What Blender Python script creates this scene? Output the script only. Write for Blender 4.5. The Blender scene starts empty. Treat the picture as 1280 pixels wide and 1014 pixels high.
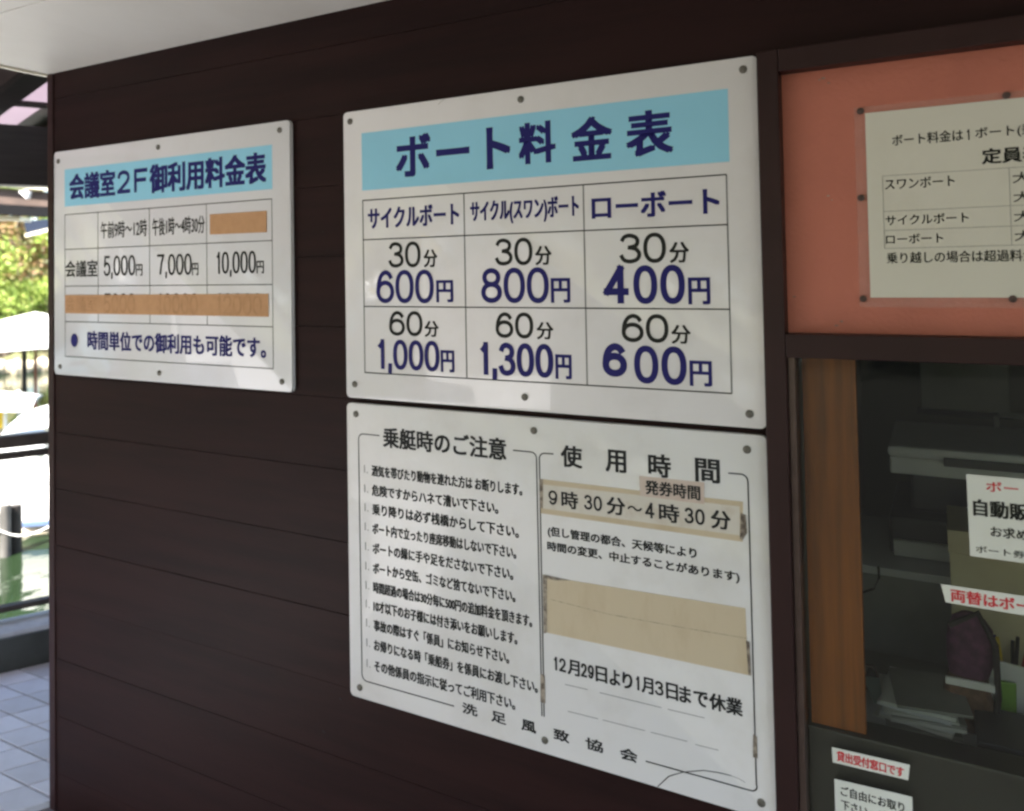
import bpy, math, random
import numpy as np
from mathutils import Vector, Matrix
sc = bpy.context.scene
col = sc.collection
rng = np.random.default_rng(7); random.seed(7)
R = math.radians

# ------------------------------------------------------------------ camera
CAM = Vector((0.0, -1.58, 1.6673))
YAW, PITCH, ROLL = 0.50375, 0.02633, -0.01787
FPX, CXO, CYO = 1011.155, -19.25, -194.48
cF = Vector((-math.sin(YAW)*math.cos(PITCH), math.cos(YAW)*math.cos(PITCH), math.sin(PITCH)))
r0 = Vector((math.cos(YAW), math.sin(YAW), 0)); u0 = r0.cross(cF)
cR = math.cos(ROLL)*r0 + math.sin(ROLL)*u0
cU = -math.sin(ROLL)*r0 + math.cos(ROLL)*u0
cd = bpy.data.cameras.new('camera'); cam = bpy.data.objects.new('camera', cd); col.objects.link(cam)
M = Matrix((cR, cU, -cF)).transposed().to_4x4(); M.translation = CAM
cam.matrix_world = M
cd.sensor_width = 36; cd.lens = FPX/1280*36
cd.shift_x = -CXO/1280; cd.shift_y = CYO/1280
cd.clip_start = .02; cd.clip_end = 600
cd.dof.use_dof = True; cd.dof.focus_distance = 1.75; cd.dof.aperture_fstop = 3.2
sc.camera = cam

# ------------------------------------------------------------------ world, sun, exposure
SUN_EL, SUN_AZ = 55.0, (0.12, -0.99)         # direction TOWARDS the sun, horizontally
w = bpy.data.worlds.new('World'); sc.world = w; w.use_nodes = True
nt = w.node_tree; bg = nt.nodes['Background']
sky = nt.nodes.new('ShaderNodeTexSky'); sky.sky_type = 'NISHITA'; sky.sun_disc = False
sky.sun_elevation = R(SUN_EL); sky.sun_rotation = math.atan2(SUN_AZ[0], SUN_AZ[1]) % (2*math.pi)
sky.dust_density = 2.0
nt.links.new(sky.outputs[0], bg.inputs[0]); bg.inputs[1].default_value = 0.11
sl = bpy.data.lights.new('sun', 'SUN'); sl.energy = 4.8; sl.angle = R(.55); sl.color = (1, .95, .87)
so = bpy.data.objects.new('sun', sl); col.objects.link(so); so.location = (0, 0, 20)
ce = math.cos(R(SUN_EL)); n_ = math.hypot(*SUN_AZ)
to_sun = Vector((SUN_AZ[0]/n_*ce, SUN_AZ[1]/n_*ce, math.sin(R(SUN_EL))))
so.rotation_euler = to_sun.to_track_quat('Z', 'Y').to_euler()
sc.view_settings.view_transform = 'Standard'; sc.view_settings.look = 'None'
sc.view_settings.gamma = 1; sc.view_settings.use_curve_mapping = False
sc.view_settings.exposure = 2.62
sc.render.engine = 'CYCLES'
try:
    sc.cycles.filter_width = 2.5
    sc.cycles.max_bounces = 10; sc.cycles.diffuse_bounces = 6; sc.cycles.transparent_max_bounces = 12
    sc.cycles.use_denoising = True
except Exception: pass

# a point of the place seen through a pixel of the photograph, on a plane
def ray(px, py): return cF + cR*((px-640-CXO)/FPX) - cU*((py-507-CYO)/FPX)
def PY(px, py, y=0.0):
    d = ray(px, py); return CAM + d*((y-CAM.y)/d.y)
def PZ(px, py, z=0.0):
    d = ray(px, py); return CAM + d*((z-CAM.z)/d.z)
def PT(px, py, t): return CAM + ray(px, py)*t

# ------------------------------------------------------------------ materials
def mat(name, base, rough=.5, noise=None, bump=None, spec=.5, metal=0, coat=0, scale3=(1,1,1), var=.15, transm=0, alpha=1):
    m = bpy.data.materials.new(name); m.use_nodes = True
    t = m.node_tree; b = t.nodes['Principled BSDF']
    b.inputs['Base Color'].default_value = (*base, 1); b.inputs['Roughness'].default_value = rough
    b.inputs['Metallic'].default_value = metal; b.inputs['Specular IOR Level'].default_value = spec
    b.inputs['Coat Weight'].default_value = coat; b.inputs['Coat Roughness'].default_value = .04
    b.inputs['Transmission Weight'].default_value = transm
    tc = t.nodes.new('ShaderNodeTexCoord'); mp = t.nodes.new('ShaderNodeMapping'); mp.inputs['Scale'].default_value = scale3
    t.links.new(tc.outputs['Object'], mp.inputs[0])
    if noise:
        n = t.nodes.new('ShaderNodeTexNoise'); n.inputs['Scale'].default_value = noise; n.inputs['Detail'].default_value = 6
        t.links.new(mp.outputs[0], n.inputs[0])
        cr = t.nodes.new('ShaderNodeValToRGB')
        cr.color_ramp.elements[0].position = .3; cr.color_ramp.elements[1].position = .7
        cr.color_ramp.elements[0].color = tuple(c*(1-var) for c in base)+(1,)
        cr.color_ramp.elements[1].color = tuple(min(1, c*(1+var)) for c in base)+(1,)
        t.links.new(n.outputs[0], cr.inputs[0]); t.links.new(cr.outputs[0], b.inputs['Base Color'])
        m['ramp'] = cr.name
    if bump:
        sclb, dist = bump
        n2 = t.nodes.new('ShaderNodeTexNoise'); n2.inputs['Scale'].default_value = sclb; n2.inputs['Detail'].default_value = 4
        t.links.new(mp.outputs[0], n2.inputs[0])
        bp = t.nodes.new('ShaderNodeBump'); bp.inputs['Distance'].default_value = dist; bp.inputs['Strength'].default_value = .6
        t.links.new(n2.outputs[0], bp.inputs['Height']); t.links.new(bp.outputs[0], b.inputs['Normal'])
    return m

def stained(name, base, dirt, scl, lo, hi, rough=.5, amount=1, scale3=(1,1,1), spec=.5, coat=0, bump=None):
    """base colour with blotches of a second colour"""
    m = mat(name, base, rough, None, bump, spec, coat=coat, scale3=scale3)
    t = m.node_tree; b = t.nodes['Principled BSDF']; mp = [n for n in t.nodes if n.type == 'MAPPING'][0]
    n = t.nodes.new('ShaderNodeTexNoise'); n.inputs['Scale'].default_value = scl; n.inputs['Detail'].default_value = 9; n.inputs['Roughness'].default_value = .65
    t.links.new(mp.outputs[0], n.inputs[0])
    cr = t.nodes.new('ShaderNodeValToRGB'); cr.color_ramp.elements[0].position = lo; cr.color_ramp.elements[1].position = hi
    cr.color_ramp.elements[0].color = (*base, 1)
    cr.color_ramp.elements[1].color = (*[base[i]*(1-amount)+dirt[i]*amount for i in range(3)], 1)
    t.links.new(n.outputs[0], cr.inputs[0]); t.links.new(cr.outputs[0], b.inputs['Base Color'])
    return m

mBrown = stained('brown_board_paint', (.0235, .0092, .0086), (.0150, .0062, .0060), 2.2, .42, .62, .5, 1, (.6, 1, 7), spec=.13, bump=(60, .0006))
mTrim = mat('dark_brown_trim', (.030, .0120, .0115), .42, 8, (30, .0006), var=.12, spec=.25)
mCore = mat('dark_core', (.01, .008, .008), .8)
mSign = stained('white_enamel', (.82, .80, .80), (.68, .65, .63), 3.0, .5, .78, .35, .6, spec=.4, coat=.7)
mSign2 = stained('aged_white_enamel', (.79, .775, .765), (.56, .52, .46), 4.2, .5, .85, .38, .55, spec=.4, coat=.45)
mSignL = stained('cool_white_enamel', (.77, .765, .785), (.69, .65, .64), 3.0, .5, .8, .32, .6, spec=.4, coat=.8)
mBand = mat('sky_blue_print', (.30, .66, .84), .4, 6, var=.03)
mNavy = mat('navy_print', (.012, .010, .135), .5, spec=.25)
mBlack = mat('black_print', (.014, .015, .013), .5, spec=.25)
mInk = mat('worn_black_print', (.022, .023, .024), .55, 90, var=.5, spec=.25)
mInkG = mat('faded_grey_print', (.22, .22, .215), .5)
mLineV = mat('thin_grey_print', (.20, .20, .195), .4)
mScrew = mat('dull_screw_metal', (.16, .15, .13), .45, 300, metal=.6, var=.3)
mRust = mat('rusty_pin', (.09, .055, .045), .6, 300, var=.3)
mTapeO = stained('tan_cover_tape', (.56, .31, .15), (.47, .25, .115), 30, .4, .75, .6, .8, bump=(24, .0012))
mTapeB = stained('yellowed_paper_tape', (.60, .50, .35), (.47, .36, .22), 5, .5, .85, .65, .8, (2.2, 1, .8), bump=(14, .003))
mTapeE = stained('dirty_tape_edge', (.50, .42, .29), (.12, .09, .07), 60, .45, .62, .6, .9, (1, 1, .6))
mGrime = stained('brown_grime', (.40, .34, .27), (.10, .075, .06), 70, .40, .6, .7, .95)
mPatch = stained('old_paper_strip', (.66, .62, .55), (.50, .40, .30), 20, .5, .8, .6, .7)
mPink = stained('pink_cast_paper', (.64, .53, .46), (.50, .34, .28), 25, .5, .8, .6, .6)
mSalmon = stained('salmon_painted_board', (.52, .165, .108), (.42, .130, .085), 5, .45, .75, .6, .8, bump=(140, .0022))
mPaper = stained('cream_paper', (.70, .675, .58), (.62, .58, .47), 4, .5, .8, .55, .6)
mPaperW = mat('white_paper', (.74, .75, .68), .5, 5, var=.04)
mFilm = mat('clear_film', (.55, .35, .28), .15, 40, var=.1, coat=.5)
mRed = mat('red_print', (.62, .03, .04), .5)
mGreyPr = mat('light_grey_print', (.42, .41, .37), .5)
mWood = mat('orange_varnished_wood', (.36, .110, .013), .38, 4, (20, .0008), scale3=(14, 14, .7), var=.35)
mAlu = mat('bronze_aluminium', (.11, .075, .065), .35, 30, metal=.6, var=.15)
mSoffit = stained('soffit_board', (.80, .775, .72), (.64, .60, .53), 1.3, .4, .75, .55, .7, (1, .5, 1), bump=(30, .001))
mFascia = mat('pale_edge_strip', (.80, .74, .58), .4)
mTile = stained('pale_deck_tile', (.58, .58, .61), (.47, .46, .48), 6, .4, .75, .40, .8, bump=(60, .0006))
_t = mTile.node_tree; _oi = _t.nodes.new('ShaderNodeObjectInfo'); _hs = _t.nodes.new('ShaderNodeHueSaturation'); _mr = _t.nodes.new('ShaderNodeMapRange')
_mr.inputs['To Min'].default_value = .82; _mr.inputs['To Max'].default_value = 1.1; _t.links.new(_oi.outputs['Random'], _mr.inputs[0]); _t.links.new(_mr.outputs[0], _hs.inputs['Value'])
_l = _t.nodes['Principled BSDF'].inputs['Base Color'].links[0].from_socket; _t.links.new(_l, _hs.inputs['Color']); _t.links.new(_hs.outputs[0], _t.nodes['Principled BSDF'].inputs['Base Color'])
mGrout = mat('tile_grout', (.14, .13, .13), .9, 40, var=.2)
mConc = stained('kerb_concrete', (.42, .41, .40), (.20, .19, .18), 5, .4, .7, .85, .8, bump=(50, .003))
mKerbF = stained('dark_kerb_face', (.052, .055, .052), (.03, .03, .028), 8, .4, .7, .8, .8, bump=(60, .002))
mDark = mat('dark_stained_timber', (.022, .018, .017), .55, 6, (25, .002), scale3=(1, 1, 8), var=.3)
mRail = mat('weathered_brown_rail', (.035, .024, .02), .6, 9, (40, .002), var=.35)
mBeam = mat('mid_brown_fascia', (.075, .05, .04), .6, 5, var=.25)
mBeamD = mat('brown_lining', (.065, .045, .042), .6, 5, var=.25)
mRoofPan = mat('pinkish_clear_sheet', (.52, .47, .50), .5, 3, var=.05)
_t = mRoofPan.node_tree; _b = _t.nodes['Principled BSDF']; _tr = _t.nodes.new('ShaderNodeBsdfTranslucent'); _tr.inputs[0].default_value = (.47, .41, .45, 1)
_mx = _t.nodes.new('ShaderNodeMixShader'); _mx.inputs[0].default_value = .6
_t.links.new(_b.outputs[0], _mx.inputs[1]); _t.links.new(_tr.outputs[0], _mx.inputs[2]); _t.links.new(_mx.outputs[0], _t.nodes['Material Output'].inputs[0])
mWhiteB = mat('white_fibreglass', (.80, .80, .78), .28, 3, var=.02, coat=.3)
mYel = mat('yellow_plastic', (.75, .52, .03), .35, 8, var=.08)
mBlueS = mat('blue_stripe_and_shading', (.10, .15, .27), .4, 10, var=.1)
mPont = mat('beige_pontoon', (.50, .43, .33), .5, 12, var=.2)
mPile = mat('grey_pile', (.10, .095, .088), .8, 9, (30, .004), scale3=(1, 1, .5), var=.35)
mCloth = mat('white_canvas', (.80, .79, .76), .8, 12, var=.03)
mRedPost = mat('red_brown_post', (.28, .09, .05), .6, 14, var=.2)
mBark = mat('tree_bark', (.10, .075, .055), .9, 12, (30, .01), scale3=(1, 1, .3), var=.4)
mRock = stained('bank_stone', (.46, .40, .29), (.28, .24, .17), 3, .4, .7, .85, .8, bump=(9, .03))
mGround = stained('bank_earth', (.12, .14, .05), (.16, .13, .08), 2, .4, .7, .9, 1)
mGreyP = mat('grey_partition_steel', (.27, .27, .245), .5, 20, var=.06)
mPrn = mat('printer_casing', (.72, .73, .74), .4, 10, var=.03)
mPrnD = mat('printer_dark_plastic', (.06, .06, .07), .4, 10, var=.1)
mBox = stained('beige_cardboard', (.62, .56, .38), (.5, .44, .29), 4, .4, .7, .7, .8)
mTeal = mat('teal_folder', (.38, .50, .47), .4, 10, var=.1)
mPurple = mat('purple_cloth', (.10, .035, .075), .8, 60, (80, .002), var=.4)
mStrapM = mat('dark_bag_cloth', (.035, .03, .03), .8, 60, (80, .002), var=.3)
mBagBrown = mat('brown_bag_cloth', (.15, .085, .055), .8, 60, (80, .002), var=.4)
mGreen = mat('green_plastic', (.22, .42, .06), .4, 8, var=.15)
mCounter = stained('grey_counter_laminate', (.20, .195, .175), (.15, .145, .13), 6, .4, .7, .35, .8)
mRoomW = mat('room_wall_paint', (.30, .29, .25), .8, 2, var=.06)
mRoomF = mat('room_floor', (.10, .095, .085), .6, 2, var=.2)
mMatte = mat('matte_black_paint', (.008, .008, .009), .95, spec=.1)
mCable = mat('black_cable', (.01, .01, .01), .5)
mRoofTop = mat('grey_roof_sheet', (.14, .13, .13), .6, 4, var=.15)

def leaf_mat(name, c1, c2, c3):
    m = bpy.data.materials.new(name); m.use_nodes = True; t = m.node_tree; b = t.nodes['Principled BSDF']
    g = t.nodes.new('ShaderNodeNewGeometry'); cr = t.nodes.new('ShaderNodeValToRGB')
    cr.color_ramp.elements[0].color = (*c1, 1); cr.color_ramp.elements[1].color = (*c3, 1)
    e = cr.color_ramp.elements.new(.55); e.color = (*c2, 1)
    t.links.new(g.outputs['Random Per Island'], cr.inputs[0]); t.links.new(cr.outputs[0], b.inputs['Base Color'])
    b.inputs['Roughness'].default_value = .5
    tr = t.nodes.new('ShaderNodeBsdfTranslucent'); t.links.new(cr.outputs[0], tr.inputs[0])
    mx = t.nodes.new('ShaderNodeMixShader'); mx.inputs[0].default_value = .35
    t.links.new(b.outputs[0], mx.inputs[1]); t.links.new(tr.outputs[0], mx.inputs[2])
    t.links.new(mx.outputs[0], t.nodes['Material Output'].inputs[0]); return m
mLeafG = leaf_mat('green_leaves', (.17, .26, .045), (.30, .40, .08), (.44, .48, .14))
mLeafR = leaf_mat('reddening_leaves', (.20, .27, .07), (.40, .32, .13), (.42, .22, .14))
mLeafD = leaf_mat('deep_green_leaves', (.04, .09, .025), (.07, .13, .03), (.12, .18, .04))

def glass_mat():
    m = bpy.data.materials.new('window_glass'); m.use_nodes = True; t = m.node_tree
    for n in list(t.nodes):
        if n.type == 'BSDF_PRINCIPLED': t.nodes.remove(n)
    tr = t.nodes.new('ShaderNodeBsdfTransparent'); tr.inputs[0].default_value = (.90, .91, .88, 1)
    gl = t.nodes.new('ShaderNodeBsdfGlossy'); gl.inputs['Roughness'].default_value = .03
    fr = t.nodes.new('ShaderNodeFresnel'); fr.inputs[0].default_value = 1.36
    mx = t.nodes.new('ShaderNodeMixShader')
    t.links.new(fr.outputs[0], mx.inputs[0]); t.links.new(tr.outputs[0], mx.inputs[1]); t.links.new(gl.outputs[0], mx.inputs[2])
    t.links.new(mx.outputs[0], t.nodes['Material Output'].inputs[0]); return m
mGlass = glass_mat()
def film_mat():
    m = bpy.data.materials.new('clear_laminate'); m.use_nodes = True; t = m.node_tree
    b = t.nodes['Principled BSDF']; b.inputs['Base Color'].default_value = (.75, .68, .62, 1); b.inputs['Roughness'].default_value = .25
    tr = t.nodes.new('ShaderNodeBsdfTransparent'); mx = t.nodes.new('ShaderNodeMixShader'); mx.inputs[0].default_value = .07
    t.links.new(tr.outputs[0], mx.inputs[1]); t.links.new(b.outputs[0], mx.inputs[2])
    t.links.new(mx.outputs[0], t.nodes['Material Output'].inputs[0]); return m
mLam = film_mat()

def water_mat():
    m = bpy.data.materials.new('pond_water'); m.use_nodes = True; t = m.node_tree; b = t.nodes['Principled BSDF']
    b.inputs['Base Color'].default_value = (.012, .022, .010, 1); b.inputs['Roughness'].default_value = .06; b.inputs['IOR'].default_value = 1.33
    tc = t.nodes.new('ShaderNodeTexCoord'); mp = t.nodes.new('ShaderNodeMapping'); mp.inputs['Scale'].default_value = (1.2, 1.2, 1)
    n = t.nodes.new('ShaderNodeTexNoise'); n.inputs['Scale'].default_value = 3.2; n.inputs['Detail'].default_value = 3
    bp = t.nodes.new('ShaderNodeBump'); bp.inputs['Distance'].default_value = .04; bp.inputs['Strength'].default_value = .22
    t.links.new(tc.outputs['Object'], mp.inputs[0]); t.links.new(mp.outputs[0], n.inputs[0])
    t.links.new(n.outputs[0], bp.inputs['Height']); t.links.new(bp.outputs[0], b.inputs['Normal']); return m
mWater = water_mat()

# ------------------------------------------------------------------ builders
class MB:
    def __init__(s): s.v = []; s.f = []
    def add(s, vs, fs):
        o = len(s.v); s.v += [tuple(v) for v in vs]; s.f += [tuple(i+o for i in f) for f in fs]; return s
    def box(s, x0, x1, y0, y1, z0, z1):
        return s.add([(x0,y0,z0),(x1,y0,z0),(x1,y1,z0),(x0,y1,z0),(x0,y0,z1),(x1,y0,z1),(x1,y1,z1),(x0,y1,z1)],
                     [(3,2,1,0),(4,5,6,7),(0,1,5,4),(1,2,6,5),(2,3,7,6),(3,0,4,7)])
    def bar(s, a, b, wd, ht, up=Vector((0,0,1))):
        a = Vector(a); b = Vector(b); d = (b-a).normalized(); sd = d.cross(up).normalized(); u = sd.cross(d)
        vs = [p + sd*(wd/2*i) + u*(ht/2*j) for p in (a, b) for i, j in ((-1,-1),(1,-1),(1,1),(-1,1))]
        return s.add(vs, [(3,2,1,0),(4,5,6,7),(0,1,5,4),(1,2,6,5),(2,3,7,6),(3,0,4,7)])
    def tube(s, pts, r, n=10, cap=True):
        pts = [Vector(p) for p in pts]; rs = r if isinstance(r, (list, tuple)) else [r]*len(pts)
        o = len(s.v); up = Vector((0, 0, 1))
        for i, p in enumerate(pts):
            d = (pts[min(i+1, len(pts)-1)] - pts[max(i-1, 0)]).normalized()
            a = d.cross(up if abs(d.z) < .95 else Vector((1, 0, 0))).normalized(); b = d.cross(a)
            s.v += [tuple(p + (a*math.cos(2*math.pi*k/n) + b*math.sin(2*math.pi*k/n))*rs[i]) for k in range(n)]
        for i in range(len(pts)-1):
            for k in range(n):
                s.f.append((o+i*n+k, o+(i+1)*n+k, o+(i+1)*n+(k+1) % n, o+i*n+(k+1) % n))
        if cap: s.f.append(tuple(o+k for k in range(n))); s.f.append(tuple(o+(len(pts)-1)*n+k for k in reversed(range(n))))
        return s
    def build(s, name, m, parent=None, bevel=0, smooth=False, loc=None, rz=0):
        me = bpy.data.meshes.new(name); me.from_pydata(s.v, [], s.f); me.materials.append(m); me.update()
        import bmesh
        bm = bmesh.new(); bm.from_mesh(me); bmesh.ops.recalc_face_normals(bm, faces=bm.faces)
        if bevel:
            bmesh.ops.bevel(bm, geom=list(bm.edges), offset=bevel, segments=2, affect='EDGES', profile=.6)
        bm.to_mesh(me); bm.free()
        if smooth:
            for p in me.polygons: p.use_smooth = True
            try: me.set_sharp_from_angle(angle=R(40))
            except Exception: pass
        o = bpy.data.objects.new(name, me); col.objects.link(o)
        if parent: o.parent = parent
        if loc is not None: o.location = loc
        o.rotation_euler.z = rz
        return o
def tag(o, label=None, cat=None, group=None, kind=None):
    for k, v in (('label', label), ('category', cat), ('group', group), ('kind', kind)):
        if v: o[k] = v
    return o
def empty(name, loc=(0, 0, 0), label=None, cat=None, group=None, rot=(0, 0, 0)):
    o = bpy.data.objects.new(name, None); o.empty_display_size = .1; col.objects.link(o)
    o.location = loc; o.rotation_euler = rot
    return tag(o, label, cat, group)
def copyobj(o, parent=None, loc=None):
    c = o.copy(); col.objects.link(c)
    if parent: c.parent = parent
    if loc is not None: c.location = loc
    return c
def copy_tree(o, parent=None):
    c = o.copy(); col.objects.link(c)
    if parent: c.parent = parent
    for ch in list(o.children): copy_tree(ch, c)
    return c
bpy.context.view_layer.update()

# ------------------------------------------------------------------ lettering
def text_mesh(s, bold, space):
    cu = bpy.data.curves.new('txt', 'FONT'); cu.body = s; cu.size = 1; cu.offset = bold; cu.space_character = space
    cu.resolution_u = 3
    o = bpy.data.objects.new('txt', cu); col.objects.link(o)
    bpy.context.view_layer.update()
    me = bpy.data.meshes.new_from_object(o.evaluated_get(bpy.context.evaluated_depsgraph_get()))
    bpy.data.objects.remove(o); bpy.data.curves.remove(cu); return me
def text(parent, s, x0, x1, z0, z1, m, bold=0.0, space=1.0, d=.0008, name='lettering', slope=0):
    me = text_mesh(s, min(bold, 0), space)
    n = len(me.vertices); co = np.empty(n*3, np.float32); me.vertices.foreach_get('co', co); co = co.reshape(-1, 3)
    lo, hi = co.min(0), co.max(0)
    X = x0 + (co[:, 0]-lo[0])/(hi[0]-lo[0])*(x1-x0)
    Zc = z0 + (co[:, 1]-lo[1])/(hi[1]-lo[1])*(z1-z0) + slope*(X-x0)
    out = np.stack([X, np.full(n, -d), Zc], 1).astype(np.float32)
    if bold > 0:      # a heavier weight: the outline printed a few times, shifted by a fraction of the stroke
        k = bold*(z1-z0)*1.05
        nl, npg = len(me.loops), len(me.polygons)
        li = np.empty(nl, np.int32); me.loops.foreach_get('vertex_index', li)
        ls = np.empty(npg, np.int32); me.polygons.foreach_get('loop_start', ls); lt = np.empty(npg, np.int32); me.polygons.foreach_get('loop_total', lt)
        sh_ = [(-1, -.7), (1, -.7), (1, .7), (-1, .7), (0, 0)] if bold > .015 else [(-1, -.5), (1, .5)]
        out = np.concatenate([out + np.array([a*k, -i*.00004, b*k], np.float32) for i, (a, b) in enumerate(sh_)])
        c = len(sh_); me = bpy.data.meshes.new(name)
        me.vertices.add(n*c); me.loops.add(nl*c); me.polygons.add(npg*c)
        me.vertices.foreach_set('co', out.ravel().astype(np.float32))
        me.loops.foreach_set('vertex_index', np.concatenate([li+n*i for i in range(c)]).astype(np.int32))
        me.polygons.foreach_set('loop_start', np.concatenate([ls+nl*i for i in range(c)]).astype(np.int32))
        me.polygons.foreach_set('loop_total', np.tile(lt, c).astype(np.int32)); me.update(calc_edges=True)
    else:
        me.vertices.foreach_set('co', out.ravel()); me.update()
    me.materials.clear(); me.materials.append(m); me.name = name
    o = bpy.data.objects.new(name, me); col.objects.link(o); o.parent = parent; return o
def quad(parent, name, pts, m, d=.0006, th=.0):
    """flat piece on a sign: pts are (x, z)"""
    b = MB(); n = len(pts)
    b.v = [(x, -d, z) for x, z in pts] + [(x, -d+.0004, z) for x, z in pts]
    b.f = [tuple(range(n)), tuple(range(2*n-1, n-1, -1))] + [(i, (i+1) % n, n+(i+1) % n, n+i) for i in range(n)]
    return b.build(name, m, parent)
def rect(parent, name, x0, x1, z0, z1, m, d=.0006): return quad(parent, name, [(x0, z0), (x1, z0), (x1, z1), (x0, z1)], m, d)
def stroke(pts, wd):
    """ribbon outline along points (x, z)"""
    L = []; Rr = []
    for i, p in enumerate(pts):
        a = Vector(pts[max(i-1, 0)]); b = Vector(pts[min(i+1, len(pts)-1)]); t = (b-a).normalized(); n = Vector((-t.y, t.x))
        L.append(Vector(p)+n*wd/2); Rr.append(Vector(p)-n*wd/2)
    return L, Rr
def ribbon(parent, name, pts, wd, m, d=.0006):
    L, Rr = stroke(pts, wd); b = MB(); n = len(pts)
    b.v = [(p.x, -d, p.y) for p in L] + [(p.x, -d, p.y) for p in Rr]
    b.f = [(i, i+1, n+i+1, n+i) for i in range(n-1)]
    return b.build(name, m, parent)
def plate(parent, name, W, H, r, y0, y1, m):
    pts = []
    for cx, cz, a0 in ((W/2-r, H/2-r, 0), (-W/2+r, H/2-r, 90), (-W/2+r, -H/2+r, 180), (W/2-r, -H/2+r, 270)):
        for k in range(7):
            a = R(a0+k*15); pts.append((cx+r*math.cos(a), cz+r*math.sin(a)))
    n = len(pts); b = MB(); e = .0012
    def ring(y, ins): return [(x*(1-2*ins/W), y, z*(1-2*ins/H)) for x, z in pts]
    b.v = ring(y0, e) + ring(y0+e, 0) + ring(y1, 0)
    b.f = [tuple(range(n)), tuple(range(3*n-1, 2*n-1, -1))]
    for k in range(2):
        b.f += [(k*n+i, k*n+(i+1) % n, (k+1)*n+(i+1) % n, (k+1)*n+i) for i in range(n)]
    return b.build(name, m, parent, smooth=True)
def screw_mesh(r, m):
    b = MB(); n = 14
    b.v = []; 
    for rr, y in ((r, 0), (r*.96, -.0018), (r*.6, -.0033), (r*.2, -.0036)):
        b.v += [(rr*math.cos(2*math.pi*k/n), y, rr*math.sin(2*math.pi*k/n)) for k in range(n)]
    b.f = [(i*n+k, i*n+(k+1) % n, (i+1)*n+(k+1) % n, (i+1)*n+k) for i in range(3) for k in range(n)]
    b.f.append(tuple(3*n+k for k in range(n)))
    b.box(-r*.55, r*.55, -.0041, -.0030, -r*.1, r*.1); b.box(-r*.1, r*.1, -.0042, -.0030, -r*.55, r*.55)
    o = b.build('screw', m, smooth=True); me = o.data; bpy.data.objects.remove(o); return me
screw_me = screw_mesh(.0078, mScrew); pin_me = screw_mesh(.0062, mRust)
def screws(parent, pts, me=screw_me, y=-.0005, name='screw'):
    for x, z in pts:
        o = bpy.data.objects.new(name, me); col.objects.link(o); o.parent = parent; o.location = (x, y, z)
        o.rotation_euler.y = random.uniform(0, 3)

# ================================================================== SETTING
XL = -2.513; ZC = 2.327; WLEV = -.5
# deck and its tiles (tile courses run with the wall and with the kerb)
KD = Vector((.0655*1.35, .115*1.35, 0)).normalized()            # kerb direction
KN = Vector((-KD.y, KD.x, 0))                    # towards the water
K0 = Vector((-3.5602, .4377, 0))
deck = MB()
kA = K0 - KD*9; kB = K0 + KD*2.2
deck.add([(kA.x, kA.y, -.02), (6, kA.y, -.02), (6, 0.0, -.02), (XL, 0.0, -.02), (XL, 1.95, -.02), (kB.x, kB.y, -.02), (kA.x, kA.y, -.6), (6, kA.y, -.6), (6, 0, -.6), (XL, 0, -.6), (XL, 1.95, -.6), (kB.x, kB.y, -.6)],
         [(0,1,2,3), (0,3,4,5), (0,6,7,1), (5,11,6,0)])
dk = tag(deck.build('terrace_floor', mGrout), kind='structure')
GA, GB = .155, .115; sh = .0655*1.0
def tile_pts(i, j, g=.0035):
    # corner of a slanted tile course measured on the floor
    ox, oy = -3.049+.0, .148
    # rising joints pass x=-3.317 at y=.30 and repeat every GA; falling joints at y=.148 every GB
    def c(a, b): return (-3.3174 + a*GA + (oy+b*GB-.2999)*.57, oy + b*GB)
    p = [c(i, j), c(i+1, j), c(i+1, j+1), c(i, j+1)]
    cx = sum(q[0] for q in p)/4; cy = sum(q[1] for q in p)/4
    return cx, cy, [((q[0]-cx)*(1-2*g/GA), (q[1]-cy)*(1-2*g/GB)) for q in p]
_, _, q = tile_pts(0, 0)
tb = MB(); tb.v = [(x, y, -.02) for x, y in q] + [(x, y, -.0015) for x, y in q] + [(x*.97, y*.97, 0) for x, y in q]
tb.f = [(0,1,5,4), (1,2,6,5), (2,3,7,6), (3,0,4,7), (4,5,9,8), (5,6,10,9), (6,7,11,10), (7,4,8,11), (8,9,10,11)]
t0 = tb.build('tile', mTile, dk); first = True; many = MB(); cnt = 0
cand = []
for j in range(-22, 8):
    for i in range(-14, 40):
        cx, cy, q = tile_pts(i, j)
        side = (Vector((cx, cy, 0)) - K0).dot(KN)
        if side > -.06: continue
        if cy > -.05 and cx > XL - .07: continue
        if cx > 2.5: continue
        cand.append((math.hypot(cx+3.0, cy-.15), cx, cy, q))
cand.sort(key=lambda c: c[0])
for k, (dd, cx, cy, q) in enumerate(cand):
    if k < 150:
        o = t0 if k == 0 else copyobj(t0, dk)
        o.location = (cx, cy, random.uniform(-.0006, .0006))
        o.rotation_euler = (random.uniform(-.002, .002), random.uniform(-.002, .002), 0)
    else:
        many.add([(cx+x*.99, cy+y*.99, 0) for x, y in q] + [(cx+x, cy+y, -.02) for x, y in q], [(0,1,2,3), (4,5,1,0), (5,6,2,1), (6,7,3,2), (7,4,0,3)])
tag(many.build('far_tiles', mTile, dk), kind='stuff')

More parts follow.
